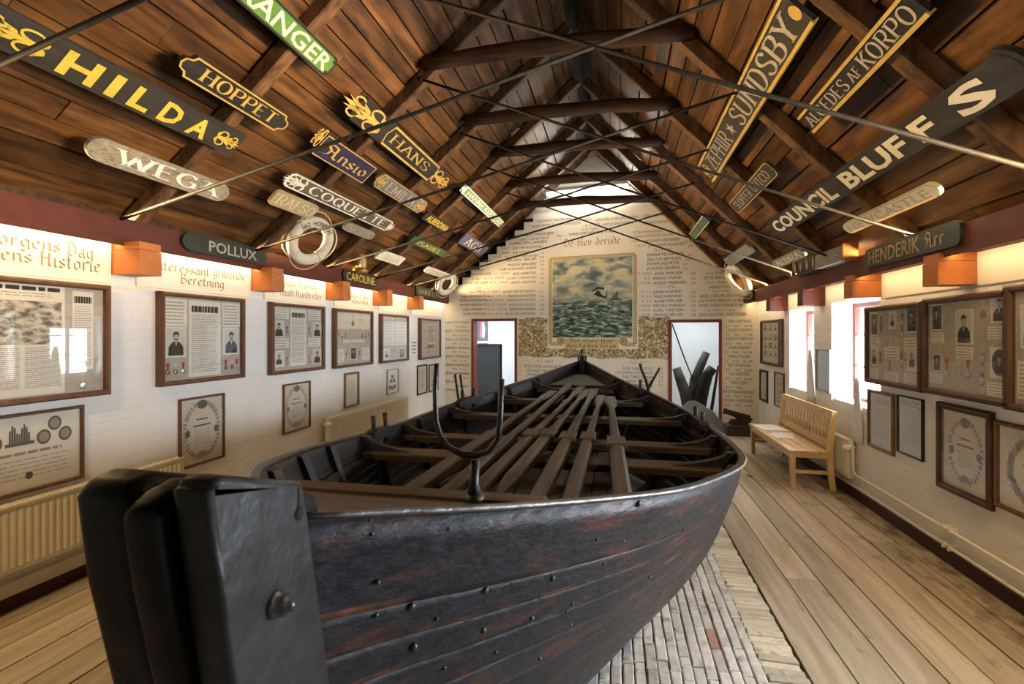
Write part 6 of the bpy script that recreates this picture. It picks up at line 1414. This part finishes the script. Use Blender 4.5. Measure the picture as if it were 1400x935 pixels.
radiator(LW, 2.0, 3.60, .262, .660, .05, .13, 'cream ribbed radiator at the left edge under the wide certificate', None)
radiator(LW, 5.80, 8.30, .20, .625, .05, .13, 'long cream radiator on the left wall behind the boat', 5.75)
dm = .0585
mb = MB(); mb.tube([RW(-5.785, .535, dm), RW(-5.77, .50, dm), RW(-5.77, .30, dm), RW(-5.74, .262, .045), RW(-4.2, .262, .045), RW(1.8, .25, .045)], .0125, n=8); tag(mb.obj('heating_pipe', M['pipe']), 'upper of the two cream heating pipes along the right wall', 'pipe', 'heating pipes along the right wall')
mb = MB(); mb.tube([RW(-7.4, .15, .04), RW(-5.0, .14, .04), RW(-3.6, .134, .04), RW(1.8, .13, .04)], .0125, n=8); tag(mb.obj('heating_pipe', M['pipe']), 'lower of the two cream heating pipes along the right wall', 'pipe', 'heating pipes along the right wall')
for v, s_ in ((.262, 'upper'), (.138, 'lower')):
    mb = MB(RW); mb.box(-4.335, -4.315, v - .02, v + .022, 0, .062); mb.box(-4.27, -4.25, v - .02, v + .022, 0, .062); tag(mb.obj('pipe_clip', M['pipe']), 'small cream clip holding the %s heating pipe below the wreath diploma' % s_, 'pipe clip', 'clips of the heating pipes')
mb = MB(LW); mb.cbox(.5, 10.3, .10, .185, 0, .06, .004); struct(mb.obj('trim_5', M['radiator'], org=(0, 0, 0)))

# ------------------------------------------------------------------ small things
# cannon
cn = empty('toy_cannon', (2.02, 9.12, 0), 'small dark model cannon on a wooden carriage on the floor by the right doorway', 'cannon')
cx, cy = 2.02, 9.16
part('carriage', 'carriage', lambda b: b.cbox(cx - .21, cx + .21, cy - .17, cy + .15, .0, .17, .01), cn)
for k in (-1, 1):
    mb = MB(Fr((cx, cy, 0), (1, 0, 0), (0, 0, 1))); mb.prism([(-.16, .17), (.18, .17), (.18, .27), (.05, .31), (-.02, .25), (-.10, .25), (-.13, .20)], -.02 + k * .07, .02 + k * .07); mb.obj('cheek', M['carriage'], cn)
mb = MB(); ax = np.array((-.93, -.12, .30)); ax /= np.linalg.norm(ax); mb.lathe(np.array((cx + .17, cy - .02, .275)), ax, [(-.05, .0), (-.045, .02), (-.02, .02), (0, .055), (.03, .068), (.05, .060), (.2, .052), (.22, .058), (.24, .05), (.38, .042), (.40, .052), (.43, .054), (.44, .03), (.40, .022)], n=18); mb.obj('barrel', M['cannon'], cn)
# curtains at the windows
def curtain(u, v0, v1, wd, label, seed):
    mb = MB(RW); rr = random.Random(seed); R = []
    for t in np.linspace(0, 1, 9):
        v = v1 + (v0 - v1) * t; W_ = wd * (.30 + .7 * t ** .8) * (1 - .25 * max(0, t - .8) * 5 * .4); row = []
        for k in range(17): row.append(RW(u + W_ * (k / 16 - .5) + .02 * t, v - .03 * abs(math.sin(k * .9)) * (t > .95), .022 + .012 * math.sin(k * 1.55 + t * 1.2) * (.4 + .6 * t)))
        back = [p - RW.n * .008 for p in row[::-1]]; R.append(row + back)
    mb.loft(R, smooth=True); tag(mb.obj('curtain', M['curtain']), label, 'curtain', 'white curtains hanging beside the windows')
curtain(-7.06, .84, 1.50, .24, 'white curtain hanging on the pier between the two windows', 1); curtain(-5.78, .62, 1.25, .20, 'white curtain end hanging below the nearer window beside the brown document', 2)
# lifebuoys
def lifebuoy(center, nrm, R, r, label, text=None):
    root = empty('lifebuoy', center, label, 'lifebuoy', 'lifebuoys leaning above the wall plates')
    n = np.array(nrm, float); n /= np.linalg.norm(n); x = np.cross((0, 0, 1), n); x /= np.linalg.norm(x); y = np.cross(n, x); c = np.array(center, float)
    mb = MB(); rings = [[c + (x * math.cos(a) + y * math.sin(a)) * (R + r * math.cos(b)) + n * r * .75 * math.sin(b) for b in np.linspace(0, 2 * math.pi, 14, endpoint=False)] for a in np.linspace(0, 2 * math.pi, 41)]
    mb.loft(rings, caps=False); mb.obj('ring', M['buoy'], root)
    k = MB()
    for q in range(4):
        a0 = q * math.pi / 2 + .8; P = [c + (x * math.cos(a) + y * math.sin(a)) * (R + r * 1.12 + .05 * abs(math.sin(2 * (a - .8)))) for a in np.linspace(a0, a0 + math.pi / 2, 9)]; k.tube(P, .008, n=6)
    k.obj('grab_rope', M['rope'], root)
    k = MB()
    for q in range(4):
        a = q * math.pi / 2 + .8
        k.loft([[c + (x * math.cos(a + d) + y * math.sin(a + d)) * (R + r * 1.04 * math.cos(b)) + n * r * .80 * math.sin(b) for b in np.linspace(0, 2 * math.pi, 14, endpoint=False)] for d in (-.09, .09)])
    k.obj('band', M['buoy'], root)
    if text:
        k = MB()
        P, W_ = font_text(text, .01); sp = 1.9; hgt = .055
        for p in P: k.face([k.pt(c + (x * math.cos(t) + y * math.sin(t)) * rr_ + n * (r * .79)) for t, rr_ in [(math.pi / 2 + sp / 2 - sp * u / W_, R - hgt / 2 + hgt * v / 10) for u, v in p]])
        k.obj('lettering', M['blackletter'], root)
lifebuoy((-3.29, 4.98, 2.725), (.82, -.28, -.46), .22, .062, 'white lifebuoy lettered 1862 leaning on the left wall plate under the COQUETTE board', '1862  HONESTAS')
lifebuoy((-3.30, 9.55, 2.70), (.80, -.35, -.45), .19, .055, 'white lifebuoy at the far end of the left wall plate')
lifebuoy((1.99, 9.05, 2.60), (-.80, -.2, -.50), .24, .058, 'white lifebuoy at the far end of the right wall plate')
# lantern
o = onX((494, 377), -3.48); ln = empty('ship_lantern', (o[0], o[1], 2.555), 'brass ship lantern standing on the left wall plate above the CAROLINE board', 'lantern'); o = np.array((-3.50, o[1], 2.556)); K = 1.25
for nm, m, pr in (('base', 'brass', [(0, .085), (.03, .085), (.04, .07), (.05, .07)]), ('glass', 'lampglass', [(.05, .062), (.08, .068), (.15, .068), (.18, .06)]), ('cap', 'brass', [(.18, .075), (.20, .075), (.24, .05), (.25, .045), (.28, .045), (.29, .06), (.30, .055), (.32, .02), (.325, 0)])):
    part(nm, m, lambda b: b.lathe(o, (0, 0, 1), [(d * K, q * K) for d, q in pr], n=18), ln)
mb = MB()
for q in range(6): mb.tube([o + np.array((.078 * K * math.cos(q * 1.047), .078 * K * math.sin(q * 1.047), .05 * K)), o + np.array((.078 * K * math.cos(q * 1.047), .078 * K * math.sin(q * 1.047), .19 * K))], .004, n=5)
mb.obj('guard', M['brass'], ln)
# boxes on the right plate
a = onX((1114, 378), XPR - .13); b = onX((1152, 374), XPR - .13)
mb = MB(); mb.box(XPR - .13, XPR - .001, b[1], a[1], 2.40, 2.545, 0); mb.box(XPR - .132, XPR - .001, b[1] - .014, b[1], 2.40, 2.56, 1); tag(mb.obj('small_chest', [M['signgrey'], M['corbel']]), 'grey box with an orange end on the right wall plate', 'box')
a = onX((1083, 388), XPR - .13); b = onX((1110, 384), XPR - .13)
mb = MB()
mb.box(XPR - .13, XPR - .001, b[1], a[1], 2.40, 2.414)
for q in np.linspace(b[1], a[1] - .07, 4): mb.box(XPR - .13, XPR - .112, q, q + .07, 2.414, 2.57); mb.box(XPR - .018, XPR - .001, q, q + .07, 2.414, 2.57)
tag(mb.obj('dark_crate', M['darkdrift']), 'dark slatted crate on the right wall plate beside the grey box', 'crate')
# a carved gilt leaf piece in the top left corner
mb = MB(); fr = Fr(LS(2.42, -2.1, .02), (0, 1, 0), LS.ey)
for k, (u, v, a, l) in enumerate(((0, 0, -.3, .22), (.05, .02, -.8, .20), (-.04, .03, .2, .2), (.10, .05, -.5, .20), (-.10, .05, .6, .16))):
    c, s_ = math.cos(a), math.sin(a); P = [(u + x_ * c - y_ * s_, v + x_ * s_ + y_ * c) for x_, y_ in ((0, -.012), (l * .4, -.035), (l, 0), (l * .4, .035), (0, .012))]; m_ = MB(fr); 
    mb.fr = fr; mb.prism(P, 0, .02 + .004 * k)
tag(mb.obj('carved_leaf', M['gold']), 'gilded carved leaf cluster above the HILDA board at the top left', 'carving')
# things in the room behind the right doorway
o = lambda x, y, off: onB((x, y), -off)
g = 'old timbers stacked behind the right doorway'
def timber(P, R_, m, label, name='old_timber', cat='timber'):
    mb = MB(); mb.tube(P, R_, n=9); tag(mb.obj(name, M[m]), label, cat, g)
timber([o(950, 590, .9), o(938, 540, .95), o(930, 518, 1.0), o(925, 503, 1.0)], [.15, .12, .10, .085], 'driftwood', 'grey curved timber knee at the left of the right doorway')
timber([o(945, 560, .75), o(950, 520, .8), o(958, 500, .85), o(966, 482, .9)], [.10, .095, .085, .07], 'driftwood', 'grey-brown timber arm rising to the upper right in the right doorway')
timber([o(955, 560, .6), o(962, 530, .6), o(968, 512, .6), o(975, 503, .6)], [.13, .115, .10, .09], 'darkdrift', 'thick black timber leaning right in the right doorway')
timber([o(972, 565, .35), o(976, 540, .35), o(982, 500, .35)], [.03, .028, .02], 'darkdrift', 'thin dark pole leaning on the right jamb of the right doorway')
timber([o(930, 590, .7), o(945, 575, .7), o(960, 572, .7)], [.14, .18, .12], 'driftwood', 'grey block of timber low in the right doorway')
mb = MB(); mb.tube([o(919, 443, .35), o(934, 485, .45), o(947, 518, .55)], [.013, .012, .011], n=7); mb.tube([o(944, 516, .54), o(945, 521, .54), o(948, 524, .55), o(951, 520, .55), o(952, 514, .55)], .008, n=6); mb.tube([o(948, 514, .55), o(949, 525, .55)], .006, n=6); tag(mb.obj('boat_hook', M['iron']), 'long black boat hook with a pronged end leaning in the right doorway', 'boat hook')
# scalloped grey board
fr = Fr(o(950, 585, -.55), BW.ex, (0, 0, 1)); mb = MB(fr); hw = .33
P = [(-hw, -.05), (hw + .12, -.05), (hw + .12, .10), (hw + .04, .16), (hw - .05, .28), (.20, .31), (.12, .37), (0, .43), (-.10, .42), (-.2, .33), (-hw, .24)]
zf = fr.o[2]
P = [(a, b + .04) for a, b in P]; P[0] = (-hw, -zf + .001); P[1] = (hw + .12, -zf + .001)
mb.prism(P, -.02, .02); tag(mb.obj('shaped_board', M['slate']), 'grey scalloped board standing before the right doorway beyond the boat', 'board')
# the room behind the left doorway
mb = MB(); fr = Fr(o(676, 560, .5), BW.ex, (0, 0, 1)); z0 = fr.o[2]
a = onB((652, 495), -.3); b = onB((688, 505), -1.2)
vc = empty('display_case', ((a[0] + b[0]) / 2, (a[1] + b[1]) / 2, 0), 'dark blue-grey glass display case in the room behind the left doorway', 'display case')
q0 = np.array((*onB((640, 495), -.25)[:2], 0)); q1 = np.array((*onB((686, 505), -.9)[:2], 0)); ht = a[2]; hb = b[2]; nrm = np.cross(q1 - q0, (0, 0, 1)); nrm /= np.linalg.norm(nrm)
f2 = Fr(q0, q1 - q0, (0, 0, 1)); L2 = float(np.linalg.norm(q1 - q0))
mb = MB(f2); mb.box(0, L2, 0, 1.45, -.4, -.01, 0); mb.obj('cabinet', M['caseglass'], vc)
mb = MB(f2)
for u in (0, L2 - .03): mb.box(u, u + .03, 0, 1.47, -.005, .012)
mb.box(0, L2, 1.45, 1.475, -.4, .012); mb.obj('edge_strip', M['frameblack'], vc)
fb = Fr(onB((650, 470), -2.18), BW.ex, (0, 0, 1))
def poster(p0, p1, label, m1, shape):
    a = onB(p0, -2.19); b = onB(p1, -2.19); f3 = Fr(a, BW.ex, (0, 0, 1)); w_ = float((b - a) @ BW.ex); h_ = b[2] - a[2]; mb = MB(f3); mb.box(0, w_, 0, h_, 0, .004, 0)
    if shape: mb.poly([(w_ * .30, h_ * .2, .006), (w_ * .5, h_ * .12, .006), (w_ * .55, h_ * .9, .006), (w_ * .36, h_ * .95, .006)], 1); mb.poly([(w_ * .5, h_ * .2, .007), (w_ * .72, h_ * .12, .007), (w_ * .8, h_ * .6, .007), (w_ * .66, h_ * .95, .007), (w_ * .52, h_ * .9, .007)], 2)
    else: dashes(mb, w_ * .1, w_ * .9, h_ * .1, h_ * .9, 9, .006, 1, random)
    tag(mb.obj('poster', [M[m1], M['pink'] if shape else M['greyletter'], M['white']]), label, 'poster')
poster((651, 466), (667, 438), 'poster with a pink and white shape in the room behind the left doorway', 'slate', True); poster((654, 482), (667, 469), 'small grey printed sheet in the room behind the left doorway', 'signgrey', False)
